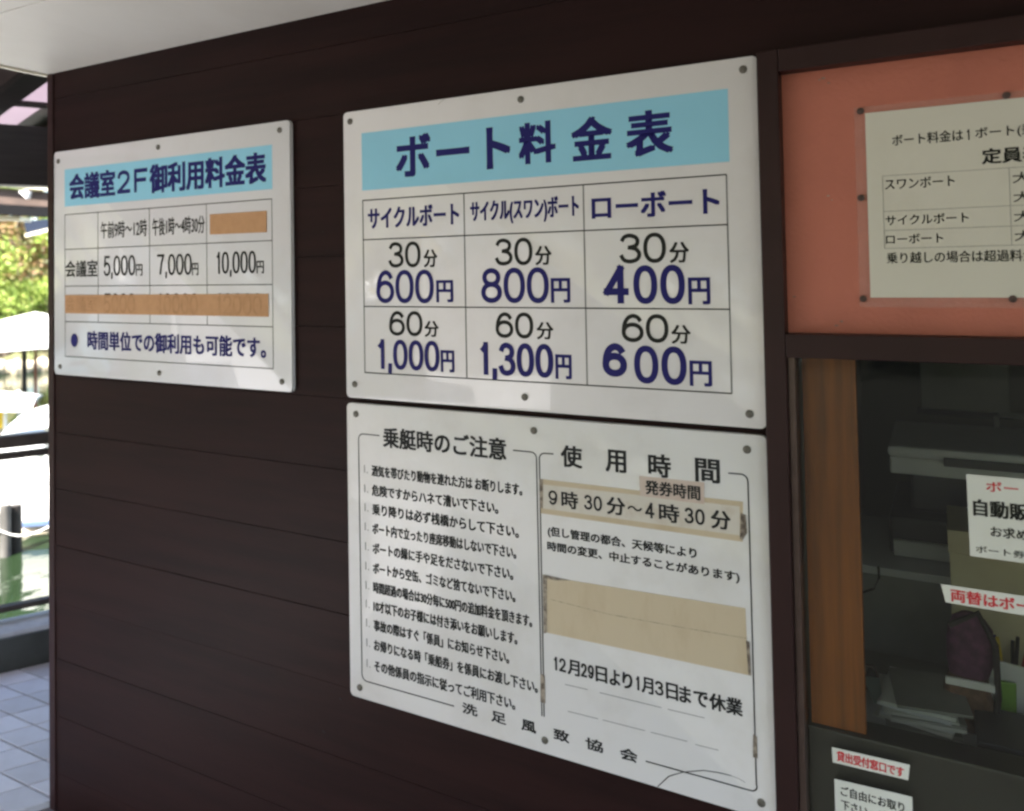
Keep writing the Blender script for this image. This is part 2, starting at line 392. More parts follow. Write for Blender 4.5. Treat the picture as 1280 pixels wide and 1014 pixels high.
# kerb
def kpt(t, n, z): p = K0 + KD*t + KN*n; return Vector((p.x, p.y, z))
kerb = empty('kerb', K0, 'low concrete kerb with pale worn top and dark face, between tiles and water', 'kerb')
kerb.location = (0, 0, 0)
def prism_along(t0_, t1_, prof):
    b = MB(); n = len(prof)
    b.v = [tuple(kpt(t0_, a, z)) for a, z in prof] + [tuple(kpt(t1_, a, z)) for a, z in prof]
    b.f = [tuple(range(n)), tuple(reversed(range(n, 2*n)))] + [(i, (i+1) % n, n+(i+1) % n, n+i) for i in range(n)]
    return b
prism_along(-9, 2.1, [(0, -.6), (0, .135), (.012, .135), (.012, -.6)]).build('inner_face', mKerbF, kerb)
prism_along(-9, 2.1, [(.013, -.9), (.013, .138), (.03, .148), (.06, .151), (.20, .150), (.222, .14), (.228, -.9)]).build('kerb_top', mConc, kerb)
# railing above the kerb
def rail_z(px, py, n=.12):
    # height where the pixel's ray crosses the vertical plane over the kerb
    d = ray(px, py); p0 = K0 + KN*n; t = (p0 - CAM).dot(KN)/d.dot(KN); return (CAM + d*t).z
railing = empty('railing', (0, 0, 0), 'brown wooden railing with two close top bars and a low bottom bar over the kerb', 'railing')
zs = [(rail_z(30, 545), rail_z(30, 560)), (rail_z(30, 566), rail_z(30, 574)), (rail_z(30, 757), rail_z(30, 764))]
for zt, zb in zs:
    MB().bar(kpt(-8, .17, (zt+zb)/2), kpt(1.9, .17, (zt+zb)/2), .045, abs(zt-zb)).build('rail', mRail, railing, bevel=.004)
for t in (-7.4, -5.6, -3.8, -2.0, .55, 1.8):
    MB().bar(kpt(t, .17, .15), kpt(t, .17, zs[0][1]), .06, .06).build('post', mRail, railing, bevel=.004)

# water and far bank
wv = MB(); wv.add([(-90, -90, WLEV), (60, -90, WLEV), (60, 90, WLEV), (-90, 90, WLEV)], [(0,1,2,3)])
tag(wv.build('water', mWater), kind='structure')
gb = MB(); gb.add([(-300, -300, -2), (300, -300, -2), (300, 300, -2), (-300, 300, -2)], [(0,1,2,3)])
tag(gb.build('ground', mGround), kind='structure')
# bank strip: behind the water in view; a low stone edge then rising earth
fh = Vector((cF.x, cF.y, 0)).normalized(); frh = Vector((cR.x, cR.y, 0)).normalized()
vd = Vector((ray(30, 366).x, ray(30, 366).y, 0)).normalized(); vs = Vector((vd.y, -vd.x, 0))
def bank_pt(ang, dist):
    c, s = math.cos(ang), math.sin(ang); d = Vector((vd.x*c - vd.y*s, vd.x*s + vd.y*c, 0)); return Vector((CAM.x, CAM.y, 0)) + d*dist
bm_ = MB(); N = 90; rows = [(22.3, -.9), (22.5, -.15), (23.4, 0.02), (26, .25), (32, .9), (50, 3.0), (80, 6)]
angs = [R(-50 + k*200/N) for k in range(N+1)]
for k, a in enumerate(angs):
    for d0, z in rows:
        p = bank_pt(a, d0 + .8*math.sin(a*9) + rng.uniform(-.15, .15)); bm_.v.append((p.x, p.y, z + rng.uniform(-.04, .04)))
nr = len(rows)
for k in range(N):
    for r_ in range(nr-1): bm_.f.append((k*nr+r_, (k+1)*nr+r_, (k+1)*nr+r_+1, k*nr+r_+1))
tag(bm_.build('bank', mGround, smooth=True), kind='structure')

# ================================================================== BUILDING
bld = empty('boat_office', (0, 0, 0), 'dark brown boarded boat office with ticket window and pale soffit', 'building')
BH = .1771; seam0 = 1.1814
zb = []
k = -7
while seam0 + k*BH < ZC+.01:
    zb.append(seam0 + k*BH); k += 1
zb = [0.0] + [z for z in zb if z > .03 and z < ZC-.03] + [ZC+.02]
for a, b in zip(zb[:-1], zb[1:]):
    o = MB().box(XL+.030, 3.0 if b > 2.08 else -.297, -.0, .014, a+.0006, b-.0006).build('board', mBrown, bld, bevel=.0007)
    o.location.y = random.uniform(-.0012, .0012); o.rotation_euler.x = 0
for a, b in ((0, .2), (.2, .4), (.4, .54)):
    MB().box(-.299, 3.0, 0, .014, a+.0016, b-.0016).build('board', mBrown, bld, bevel=.0012)
MB().box(XL, XL+.0285, -.004, .03, .0, ZC+.02).build('corner_trim', mTrim, bld, bevel=.002)
core = MB()
core.box(XL+.002, -.27, .016, .10, 0, ZC+.02); core.box(-.27, 3.0, .061, .10, 2.03, ZC+.02); core.box(-.27, 3.0, .016, .10, 0, .54)
core.box(1.35, 3.0, .016, .10, .54, 2.05)
core.build('wall_core', mCore, bld)
MB().box(XL+.002, XL+.1, .101, 3.2, 0, ZC+.5).build('side_wall', mBrown, bld)
MB().box(2.9, 3.0, .101, 3.2, 0, ZC+.5).build('side_wall', mBrown, bld)
MB().box(XL, 3.0, 3.2, 3.3, 0, ZC+.5).build('back_wall', mRoomW, bld)
MB().box(XL+.1, 2.9, .101, 3.2, -.02, .01).build('office_floor', mRoomF, bld)
MB().box(XL+.1, 2.9, .101, 3.2, 2.3, 2.36).build('office_ceiling', mRoomW, bld)
MB().box(-.30, -.27, .101, 1.6, .0, 2.3).build('inner_partition', mRoomW, bld)
# soffit: boards running with the wall
ys = PZ(30, 8, ZC).y
edges = [0.0, ys, ys-.91, ys-1.82]
for a, b in zip(edges[:-1], edges[1:]):
    MB().box(XL+.004, 3.2, b+.0018, a-.0018, ZC, ZC+.012).build('soffit_panel', mSoffit, bld, bevel=.001)
MB().box(XL-.02, 3.3, ys-1.95, 3.4, ZC+.013, ZC+.11).build('roof_slab', mRoofTop, bld)
MB().box(XL-.014, XL+.003, ys-1.82, -.002, ZC-.006, ZC+.02).build('soffit_edge_strip', mFascia, bld)
MB().box(XL-.02, 3.3, ys-1.97, ys-1.822, ZC-.10, ZC+.112).build('fascia', mTrim, bld)

# ticket window with notice board above, in one dark frame
win = MB().box(-.2950, -.2565, -.028, .06, .52, 2.0685).build('window_frame', mTrim, bld, bevel=.003)
def wpart(name, b, m, bev=.002): return b.build(name, m, win, bevel=bev)
wpart('frame_rail', MB().box(-.256, 1.3, -.028, .06, 2.0265, 2.0675), mTrim)
wpart('frame_rail', MB().box(-.256, 1.3, -.028, .06, 1.5000, 1.5435), mTrim)
wpart('frame_rail', MB().box(-.256, 1.3, -.04, .06, .52, .56), mTrim)
wpart('frame_post', MB().box(1.301, 1.345, -.028, .06, .52, 2.0745), mTrim)
wpart('glazing_channel', MB().box(-.2562, -.2435, -.012, .03, .561, 1.4995), mAlu, .0015)
wpart('pane', MB().box(-.2436, .30, .012, .016, .561, 1.4995), mGlass, 0)
wpart('pane', MB().box(.285, 1.3, .022, .026, .561, 1.4995), mGlass, 0)
wpart('meeting_stile', MB().box(.285, .30, .004, .0115, .561, 1.4995), mAlu, .001)
nbp = wpart('notice_board', MB().box(-.2562, 1.3, .004, .02, 1.5438, 2.0262), mSalmon, .001)
wpart('wood_lining', MB().box(-.240, -.146, .045, .062, .812, 1.56), mWood, .002)
wpart('counter', MB().box(-.268, 2.6, .101, .62, .69, .72), mCounter, .003)
wpart('sill_ledge', MB().box(-.268, 2.6, .034, .100, .561, .811), mat('dark_sill_laminate', (.06, .058, .052), .35, 6, var=.15), .004)

# ================================================================== SIGNS
def _e(cx, cy, rx, ry, a0, a1, n=18, p=1.0):
    out = []
    for k in range(n+1):
        a = R(a0+(a1-a0)*k/n); c, s_ = math.cos(a), math.sin(a)
        out.append((cx+rx*math.copysign(abs(c)**p, c), cy+ry*math.copysign(abs(s_)**p, s_)))
    return out
def _cr(pts, n=5):       # smooth curve through points
    P_ = [pts[0]] + pts + [pts[-1]]; out = []
    for i in range(1, len(P_)-2):
        for k in range(n):
            t = k/n; q = []
            for a in (0, 1):
                p0, p1, p2, p3 = (P_[i-1][a], P_[i][a], P_[i+1][a], P_[i+2][a])
                q.append(.5*(2*p1+(p2-p0)*t+(2*p0-5*p1+4*p2-p3)*t*t+(3*p1-p0-3*p2+p3)*t**3))
            out.append(tuple(q))
    return out + [pts[-1]]
_six = _cr([(.93, .80), (.78, .94), (.52, 1.0), (.24, .90), (.06, .66), (0, .36)])
GLY = {'0': [_e(.5, .5, .5, .5, 90, 450, 32, .88)], '1': [[(.10, .78), (.42, .88), (.62, 1.0)], [(.62, 1.0), (.62, 0)]],
       '2': [_cr([(.02, .72), (.14, .92), (.48, 1.0), (.84, .92), (.95, .72), (.82, .50), (.40, .24), (.0, .0)]), [(0, 0), (1, 0)]],
       '3': [_cr([(.05, .80), (.20, .95), (.50, 1.0), (.82, .92), (.92, .76), (.80, .60), (.45, .54)]), _cr([(.40, .54), (.80, .48), (1.0, .29), (.88, .08), (.50, 0), (.16, .06), (0, .24)])],
       '4': [[(.74, 0), (.74, 1.0)], [(.74, 1.0), (0, .27)], [(0, .27), (1.0, .27)]],
       '5': [[(.90, 1.0), (.16, 1.0)], [(.16, 1.0), (.08, .50)], _cr([(.08, .50), (.30, .62), (.60, .64), (.90, .52), (1.0, .32), (.88, .10), (.50, 0), (.15, .05), (0, .20)])],
       '6': [_six, _e(.5, .32, .5, .32, 180, 540, 28, .95)], '7': [[(0, 1.0), (1.0, 1.0)], _cr([(1.0, 1.0), (.62, .55), (.40, 0)])],
       '8': [_e(.5, .77, .42, .23, 90, 450, 26, .95), _e(.5, .27, .5, .27, 90, 450, 28, .95)], 'F': [[(0, 0), (0, 1.0)], [(0, 1.0), (1.0, 1.0)], [(0, .52), (.88, .52)]],
       ',': [[(.6, .06), (.2, -.16)]]}
GLY['9'] = [[(1-p, 1-q) for p, q in st_] for st_ in GLY['6']]
GW = {'1': .72, ',': .30, '4': 1.04}
def digits(e, s, x0, x1, z0, z1, m, wd, gap=.16, d=.0009):
    """gothic numerals: strokes of one even width, printed as one line of lettering"""
    x0, x1, z0, z1 = S(x0), S(x1), S(z0), S(z1)
    tot = sum(GW.get(c, 1) for c in s) + gap*(len(s)-1); u = (x1-x0)/tot; x = x0; b = MB(); lay = 0
    for c in s:
        w_ = GW.get(c, 1)*u; a0, a1 = x+wd/2, x+w_-wd/2
        for st_ in GLY[c]:
            pts = [(a0+p*(a1-a0), z0+wd/2+q*(z1-z0-wd)) for p, q in st_]
            if math.dist(pts[0], pts[-1]) > .001:      # square the ends so strokes meet
                for i, j in ((0, 1), (-1, -2)):
                    v = Vector(pts[i])-Vector(pts[j]); v = v.normalized()*wd*(.5 if len(pts) < 3 else .12); pts[i] = (pts[i][0]+v.x, pts[i][1]+v.y)
                L, Rr = stroke(pts, wd)
            else:
                q = pts[:-1]; n = len(q); L = []; Rr = []
                for i in range(n+1):
                    t = (Vector(q[(i+1) % n])-Vector(q[i-1 if i % n else -1])).normalized(); nn = Vector((-t.y, t.x)); p = Vector(q[i % n])
                    L.append(p+nn*wd/2); Rr.append(p-nn*wd/2)
            n = len(L); dd = d+lay*.00003; lay += 1
            b.add([(p.x, -dd, p.y) for p in L]+[(p.x, -dd, p.y) for p in Rr], [(i, i+1, n+i+1, n+i) for i in range(n-1)])
        x += w_+gap*u
    return b.build('lettering', m, e)
SC = .9945
def sign(name, x, z, label, m, rot=0.0, W=.9955, H=.7020):
    e = empty(name, (x*.9911, -.014, 1.6673+(z-1.6673)*.9911), label, 'sign', rot=(0, rot, 0))
    plate(e, 'panel', W, H, .012, 0, .0125, m)
    return e
def S(v): return v*SC
def tx(e, s, x0, x1, z0, z1, m, bold=0., space=1., d=.0008, slope=0): return text(e, s, S(x0), S(x1), S(z0), S(z1), m, bold, space, d, slope=slope)
def rc(e, n, x0, x1, z0, z1, m, d=.0006): return rect(e, n, S(x0), S(x1), S(z0), S(z1), m, d)
def hl(e, x0, x1, z, t=.0022): return rc(e, 'rule_line', x0, x1, z-t/2, z+t/2, mBlack)
def vl(e, x, z0, z1, t=.0026): return rc(e, 'rule_line', x-t/2, x+t/2, z0, z1, mLineV, .0005)

# --- left: meeting room charges
s0 = sign('meeting_room_price_sign', -1.9834, ZC-ZC+1.6673+.051, 'white price sign for the meeting room with three tan cover tapes, leftmost on the wall', mSignL, rot=.0016)
rc(s0, 'header_band', -.4439, .4390, .1765, .2935, mBand)
tx(s0, '会議室', -.417, -.200, .197, .275, mNavy, .038); digits(s0, '2F', -.188, -.052, .2010, .2700, mNavy, .0115, .30)
tx(s0, '御利用料金表', -.040, .4155, .195, .276, mNavy, .038)
for z, x1 in ((.1505, .437), (.0410, .437), (-.0744, .4365), (-.1852, .436), (-.2947, .4350)): hl(s0, -.444, x1, z)
for x, a, b in ((-.444, -.2945, .1505), (.4365, -.295, .1505), (-.2807, -.1852, .1505), (-.0452, -.1852, .1505), (.1918, -.1852, .1505)): vl(s0, x, a, b)
tx(s0, '午前9時～12時', -.266, -.0565, .070, .120, mBlack, .012)
tx(s0, '午後1時～4時30分', -.031, .184, .070, .120, mBlack, .012)
tx(s0, '会議室', -.4405, -.2835, -.046, .005, mBlack, .018)
digits(s0, '5,000', -.2531, -.108, -.0445, .016, mBlack, .0068, .10); tx(s0, '円', -.105, -.077, -.045, -.012, mBlack, .02)
digits(s0, '7,000', -.0119, .132, -.0455, .015, mBlack, .0068, .10); tx(s0, '円', .134, .158, -.046, -.013, mBlack, .02)
digits(s0, '10,000', .2285, .378, -.0440, .016, mBlack, .0064, .10); tx(s0, '円', .381, .406, -.044, -.012, mBlack, .02)
mGhost = mat('tape_show_through', (.485, .262, .122), .6, 40, var=.12)
for m_, d_ in ((mBlack, .0009), (mGhost, .0024)):
    z0_, z1_ = (-.166, -.0975) if d_ < .001 else (-.1555, -.1020)
    if d_ > .001: tx(s0, '会議室', -.4405, -.2835, z0_+.003, z1_-.003, m_, .018, d=d_)
    for s_, a, b_ in (('5000', -.2531, -.108), ('10000', -.0119, .158), ('12000', .2285, .400)): digits(s0, s_, a, b_, z0_+(.0 if d_ > .001 else .010), z1_, m_, .0068, .10, d_)
o = quad(s0, 'cover_tape', [(S(a), S(b)) for a, b in ((.2061, .0650), (.4190, .0636), (.4192, .1200), (.2063, .1206))], mTapeO, .0018)
o = quad(s0, 'cover_tape', [(S(a), S(b)) for a, b in ((-.4423, -.1592), (.4223, -.1590), (.4228, -.0985), (-.4423, -.1024))], mTapeO, .0018)
b = MB(); b.v = [(-.3956+.017*math.cos(a), -.0008, -.2414+.021*math.sin(a)) for a in np.linspace(0, 2*math.pi, 25)[:-1]]; b.f = [tuple(range(24))]
b.build('bullet_dot', mNavy, s0)
tx(s0, '時間単位での御利用も可能です。', -.3312, .410, -.268, -.213, mNavy, .030)
screws(s0, [(-.4739, .3206), (-.0048, .3239), (.4641, .3272), (-.4669, -.3258), (-.0058, -.3247), (.464, -.3253)])

# --- centre top: boat charges
s1 = sign('boat_price_sign', -.8006, 1.6673+.0484, 'white boat price sign with blue title band, next to the salmon notice board', mSign, rot=.0008)
rc(s1, 'header_band', -.4428, .4443, .1548, .2956, mBand)
tx(s1, 'ボート', -.337, -.034, .181, .276, mNavy, .036, 1.12)
tx(s1, '料', -.0069, .0760, .186, .272, mNavy, .036); tx(s1, '金', .1185, .2045, .183, .270, mNavy, .036); tx(s1, '表', .2400, .3325, .181, .269, mNavy, .036)
for z in (.1302, .0338, -.1288, -.2895): hl(s1, -.4426, .4380, z, .0026)
for x in (-.4420, -.1526, .1406, .4378): vl(s1, x, -.2895, .1302, .0030)
tx(s1, 'サイクルボート', -.4250, -.1672, .061, .1095, mNavy, .030)
tx(s1, 'サイクル(スワン)ボート', -.1350, .1286, .057, .1095, mNavy, .024)
tx(s1, 'ローボート', .1603, .4219, .0570, .1060, mNavy, .036)
for x0, x1, y0, y1, f0, f1 in ((-.3667, -.2735, -.0358, .0252, -.2640, -.2280), (-.0744, .0190, -.0362, .0238, .0262, .0636), (.2173, .3155, -.0372, .0238, .3235, .3607)):
    digits(s1, '30', x0, x1, y0, y1, mBlack, .0082, .10); tx(s1, '分', f0, f1, y0, y0+.040, mBlack, .026)
for x0, x1, y0, y1, f0, f1 in ((-.3671, -.2710, -.1978, -.1390, -.2644, -.2270), (-.0756, .0175, -.1960, -.1392, .0264, .0644), (.2191, .3170, -.1970, -.1396, .3233, .3604)):
    digits(s1, '60', x0, x1, y0, y1, mBlack, .0082, .10); tx(s1, '分', f0, f1, y0, y0+.036, mBlack, .026)
digits(s1, '600', -.4035, -.2380, -.1205, -.0415, mNavy, .0108, .08); tx(s1, '円', -.2295, -.1867, -.1165, -.0680, mNavy, .034)
digits(s1, '800', -.1110, .0566, -.1190, -.0412, mNavy, .0112, .08); tx(s1, '円', .0631, .1047, -.1165, -.0663, mNavy, .034)
digits(s1, '4', .1819, .2360, -.1187, -.0411, mNavy, .0140); digits(s1, '00', .2460, .3522, -.1195, -.0411, mNavy, .0125, .12); tx(s1, '円', .3602, .3999, -.1186, -.0682, mNavy, .034)
digits(s1, '1,000', -.4050, -.2250, -.2783, -.2070, mNavy, .0105, .07); tx(s1, '円', -.2200, -.1866, -.2768, -.2290, mNavy, .034)
digits(s1, '1,300', -.1196, .0638, -.2790, -.2060, mNavy, .0118, .07); tx(s1, '円', .0703, .1046, -.2782, -.2286, mNavy, .034)
digits(s1, '6', .1757, .2290, -.2690, -.2000, mNavy, .0142); digits(s1, '00', .2440, .3518, -.2795, -.2030, mNavy, .0125, .12); tx(s1, '円', .3591, .3995, -.2778, -.2306, mNavy, .034)
screws(s1, [(-.4752, .3266), (-.0029, .3257), (.4715, .3269), (-.4708, -.3176), (-.0061, -.3211), (.4674, -.3244)])
ribbon(s1, 'scratch', [(-.217, .339), (-.209, .345), (-.199, .350)], .0012, mGreyPr)

# --- centre bottom: rules and hours
s2 = sign('boarding_rules_sign', -.8010, 1.6673-.6759, 'aged white boarding rules sign with yellowed paper tapes, below the boat price sign', mSign2, rot=.0002, H=.7080)
def arc(cx, cz, r, a0, a1, n=7): return [(cx+r*math.cos(R(a0+(a1-a0)*k/n)), cz+r*math.sin(R(a0+(a1-a0)*k/n))) for k in range(n+1)]
def rb(pts, wd=.0024, m=mInk, name='rule_line'): return ribbon(s2, name, [(S(a), S(b)) for a, b in pts], wd, m)
rb([(-.400, .2832)] + arc(-.450, .2692, .014, 90, 180) + arc(-.447, -.2952, .016, 180, 270) + [(-.2004, -.3105)], .0026)
rb([(-.0373, .2812)] + arc(.007, .2690, .0125, 90, 0) + [(.0210, -.278)], .0026)
rb([(.060, .2822)] + arc(.0390, .2690, .0125, 90, 180) + [(.0262, -.278)], .0026)
rb([(.4275, .2800)] + arc(.4510, .2675, .0130, 90, 0) + [(.4652, -.295)] + arc(.4552, -.2980, .011, 0, -90) + [(.2501, -.3105)], .0026)
tx(s2, '乗艇時のご注意', -.3885, -.0555, .2575, .3045, mInk, .03)
for ch, a, b_ in (('使', .0785, .1247), ('用', .1793, .2215), ('時', .2705, .3142), ('間', .3652, .4104)): tx(s2, ch, a, b_, .2585, .3025, mInk, .032)
for ch, a, b_ in (('洗', -.1817, -.1369), ('足', -.1069, -.0640), ('風', -.0323, .0086), ('致', .0445, .0861), ('協', .1173, .1616), ('会', .1928, .2352)):
    tx(s2, ch, a+.004, b_-.003, -.3190, -.2960, mInk, .035)
rules = ['酒気を帯びたり動物を連れた方は お断りします。', '危険ですからハネて漕いで下さい。', '乗り降りは必ず桟橋からして下さい。', 'ボート内で立ったり座席移動はしないで下さい。',
         'ボートの縁に手や足をださないで下さい。', 'ボートから空缶、ゴミなど捨てないで下さい。', '時間超過の場合は30分毎に500円の追加料金を頂きます。',
         '10才以下のお子様には付き添いをお願いします。', '事故の際はすぐ「係員」にお知らせ下さい。', 'お帰りになる時「乗船券」を係員にお渡し下さい。', 'その他係員の指示に従ってご利用下さい。']
xe = [-.017, -.0775, -.0274, -.0347, -.0432, -.0387, .001, -.0358, -.057, .0116, -.044]
zc = [.1975, .1505, .1050, .0588, .0116, -.0355, -.0815, -.1262, -.1718, -.2190, -.2684]
for s, x1, z in zip(rules, xe, zc):
    tx(s2, s, -.4245, x1, z-.0130, z+.0130, mInk, .030)
    tx(s2, '1.', -.4480, -.4370, z-.008, z+.011, mInkG, 0)
quad(s2, 'paper_tape', [(S(a), S(b)) for a, b in ((.0277, .1530), (.4515, .1534), (.4540, .2287), (.2500, .2275), (.2495, .2262), (.0273, .2260))], mTapeB, .0010)
quad(s2, 'paper_strip', [(S(a), S(b)) for a, b in ((.0333, .1639), (.4459, .1647), (.4477, .2195), (.0348, .2151))], mPatch, .0014)
quad(s2, 'paper_patch', [(S(a), S(b)) for a, b in ((.2513, .2164), (.3800, .2156), (.3814, .2574), (.2503, .2562))], mPink, .0018)
tx(s2, '発券時間', .2630, .3725, .2220, .2495, mInk, .028, d=.0024)
XI = lambda v: float(np.interp(v, [118, 270, 470, 678, 905, 955], [.0460, .1247, .2205, .3142, .4104, .4290]))
for c, a, b_ in (('9', 120, 160), ('時', 180, 250), ('30', 278, 362), ('分', 385, 465), ('～', 478, 545), ('4', 560, 602), ('時', 625, 715), ('30', 740, 835), ('分', 865, 955)):
    if c[0].isdigit() and ord(c[0]) < 128: digits(s2, c, XI(a), XI(b_), .1745, .2050, mInk, .0048, .14, .0020)
    elif c == '～': tx(s2, c, XI(a), XI(b_), .185, .194, mInk, .05, d=.0020)
    else: tx(s2, c, XI(a), XI(b_), .1720, .2065, mInk, .030, d=.0020)
tx(s2, '(但し管理の都合、天候等により', .0437, .3622, .105, .1275, mInk, .030)
tx(s2, '時間の変更、中止することがあります)', .0420, .4433, .0735, .0955, mInk, .030)
quad(s2, 'paper_tape', [(S(a), S(b)) for a, b in ((.0343, -.0985), (.4590, -.0947), (.4545, -.030), (.4533, .0292), (.0340, .0200))], mTapeB, .0012)
rb([(.045, -.0262), (.1785, -.0330), (.34, -.0300), (.4555, -.0262)], .0012, mTapeE, 'tape_seam').location.y = -.001
for pts in ([(.0262, .165), (.0262, .2255), (.0345, .2262), (.033, .165)], [(.4465, .158), (.4515, .1565), (.4605, .172), (.459, .205), (.449, .208)],
            [(.030, -.101), (.030, .0225), (.0395, .0225), (.0375, -.098)], [(.034, .0165), (.034, .0235), (.095, .0215), (.060, .0160)],
            [(.4530, -.030), (.4600, -.032), (.4612, -.0945), (.4560, -.0945)], [(.0190, -.2480), (.0305, -.2480), (.0300, -.1900), (.0200, -.1880)],
            [(.4605, -.245), (.4690, -.245), (.4690, -.205), (.4620, -.202)]):
    quad(s2, 'grime_mark', [(S(a), S(b)) for a, b in pts], mGrime, .0022)
XJ = lambda v: float(np.interp(v, [155, 385, 905, 1090], [.0490, .1542, .3707, .4425]))
for c, a, b_ in (('12', 158, 222), ('月', 232, 288), ('29', 296, 360), ('日', 370, 425), ('よ', 442, 492), ('り', 508, 555), ('1', 572, 598), ('月', 605, 660), ('3', 668, 712), ('日', 726, 780), ('まで', 790, 922), ('休業', 932, 1090)):
    if ord(c[0]) < 128: digits(s2, c, XJ(a), XJ(b_), -.1735, -.1455, mInk, .0046, .14)
    else: tx(s2, c, XJ(a), XJ(b_), -.1750, -.1445, mInk, .034)
for a, b_, z in ((.0764, .128, -.1985), (.1542, .285, -.1975), (.298, .3707, -.1965), (.0818, .15, -.2530), (.16, .2500, -.2515), (.262, .3356, -.2502), (.3514, .3959, -.2510)):
    rb([(a, z), (b_, z+.001)], .0012, mInkG, 'ghost_line')
rb([(.2737, -.3536), (.297, -.327), (.3257, -.3109), (.3656, -.2965), (.395, -.2925), (.4192, -.2915)], .0016, mInk, 'scratch')
rb([(.4192, -.2915), (.4330, -.293), (.4449, -.2967)], .0010, mInkG, 'scratch')
screws(s2, [(-.4683, .3281), (.0145, .3264), (.4612, .3262), (-.4679, -.3287), (.0266, -.3256), (.4706, -.3241)])

# --- capacity notice pinned to the salmon board
n1 = empty('boat_capacity_notice', (0, .004, 0), 'cream paper notice of boat capacities under clear film, pinned to the salmon board', 'notice')
PX1 = .47
film = rect(n1, 'clear_film', -.1325, PX1+.02, 1.5915, 1.9500, mLam, .0010)
rect(n1, 'paper_sheet', -.1145, PX1, 1.6086, 1.9380, mPaper, .0022)
T = lambda s, a, b, c, d_, m=mBlack, bo=.012: text(n1, s, a, b, c, d_, m, bo, 1, .0030)
T('ボート料金は', -.0722, .0360, 1.8748, 1.8945); digits(n1, '1', .0408/SC, .0470/SC, 1.8752/SC, 1.8930/SC, mBlack, .0020, .1, .0030); T('ボート(乗船', .0540, .158, 1.8735, 1.8945); T('定員表', .0630, .147, 1.8325, 1.8575, bo=.03)
for z in (1.8234, 1.7605, 1.7268, 1.6950): rect(n1, 'rule_line', -.0893, .42, z-.0005, z+.0005, mGreyPr, .0030)
for x in (-.0893, .1003, .42): rect(n1, 'rule_line', x-.0005, x+.0005, 1.6950, 1.8234, mGreyPr, .0031)
T('スワンボート', -.0855, .0212, 1.7990, 1.8175); T('サイクルボート', -.0862, .0400, 1.7360, 1.7530); T('ローボート', -.0865, .0015, 1.7030, 1.7193)
for a, b_ in ((1.7975, 1.8155), (1.7660, 1.7835), (1.7340, 1.7512), (1.7020, 1.7190)): T('大人2名', .1050, .1950, a, b_)
T('乗り越しの場合は超過料金', -.0863, .1330, 1.6685, 1.6880)
screws(n1, [(-.1217, 1.9425), (-.1250, 1.7870), (-.1263, 1.6065), (.0993, 1.6065), (.32, 1.6065), (.10, 1.944)], pin_me, -.0034, 'pin')

for px, py, r_ in ((1029, 98, .004), (1036, 104, .003), (1024, 100, .0025), (1035, 245, .003), (1040, 250, .002), (1045, 407, .004), (1052, 402, .003), (993, 371, .003), (1262, 57, .003), (985, 92, .006)):
    p = PY(px, py, .004); k = [(p.x+r_*random.uniform(.4, 1.3)*math.cos(a), p.z+r_*random.uniform(.2, .7)*math.sin(a)) for a in np.linspace(0, 6.28, 8)[:-1]]
    quad(win, 'paint_chip', k, mGrime, -.0036)
for px, py, r_ in ((404, 290, .0035), (405, 340, .003), (250, 620, .003), (426, 873, .0045), (405, 914, .0055), (215, 748, .004), (640, 60, .002), (168, 560, .003)):
    p = PY(px, py, 0); k = [(p.x+r_*random.uniform(.7, 1.2)*math.cos(a), p.z+r_*random.uniform(.4, .9)*math.sin(a)) for a in np.linspace(0, 6.28, 8)[:-1]]
    quad(bld, 'blemish', k, mCore, .0016)
# --- papers stuck to the glass
def gnote(name, label, pts, m=mPaperW, y=.0115):
    e = empty(name, (0, y, 0), label, 'notice'); quad(e, 'paper_sheet', pts, m, .0004); return e
g1 = gnote('ticket_notice', 'white notice taped on the glass with red top line and large black characters', [(.0263, 1.1722), (.215, 1.172), (.213, 1.3100), (.0245, 1.3094)])
G = lambda e, s, a, b, c, d_, m, bo=.014: text(e, s, a, b, c, d_, m, bo, 1, .0010)
G(g1, 'ボート券は', .0532, .172, 1.2835, 1.3010, mRed, .02); G(g1, '自動販売機で', .0338, .193, 1.2415, 1.2685, mBlack, .035)
G(g1, 'お求め下さい', .0573, .165, 1.2095, 1.2265, mBlack, .02); G(g1, 'ボート券種、料金は', .0350, .193, 1.1795, 1.1915, mBlack, .015)
g2 = gnote('change_notice', 'long white strip notice with red characters stuck on the glass under the ticket notice', [(-.0125, 1.0877), (.215, 1.0850), (.215, 1.1185), (-.0188, 1.1174)])
G(g2, '両替はボート券売機', -.0040, .205, 1.0915, 1.1125, mRed, .03)
g3 = gnote('queue_notice', 'small white strip with red characters low on the glass beside the wooden lining', [(-.2005, .7671), (-.0783, .7694), (-.0751, .7966), (-.2015, .7938)])
G(g3, '貸出受付窓口です', -.1930, -.0850, .7725, .7900, mRed, .03)
g4 = gnote('request_notice', 'white paper with two lines of black writing at the very bottom of the glass', [(-.1986, .62), (-.0729, .62), (-.0729, .7425), (-.1986, .7380)])
G(g4, 'ご自由にお取り', -.1880, -.0860, .7120, .7290, mBlack, .02); G(g4, '下さい。ご案内', -.1880, -.0860, .6880, .7050, mBlack, .02)

# ================================================================== INSIDE THE OFFICE
def pbox(px0, py0, px1, py1, y0, depth):
    a = PY(px0, py0, y0); b = PY(px1, py1, y0); return min(a.x, b.x), max(a.x, b.x), y0, y0+depth, min(a.z, b.z), max(a.z, b.z)
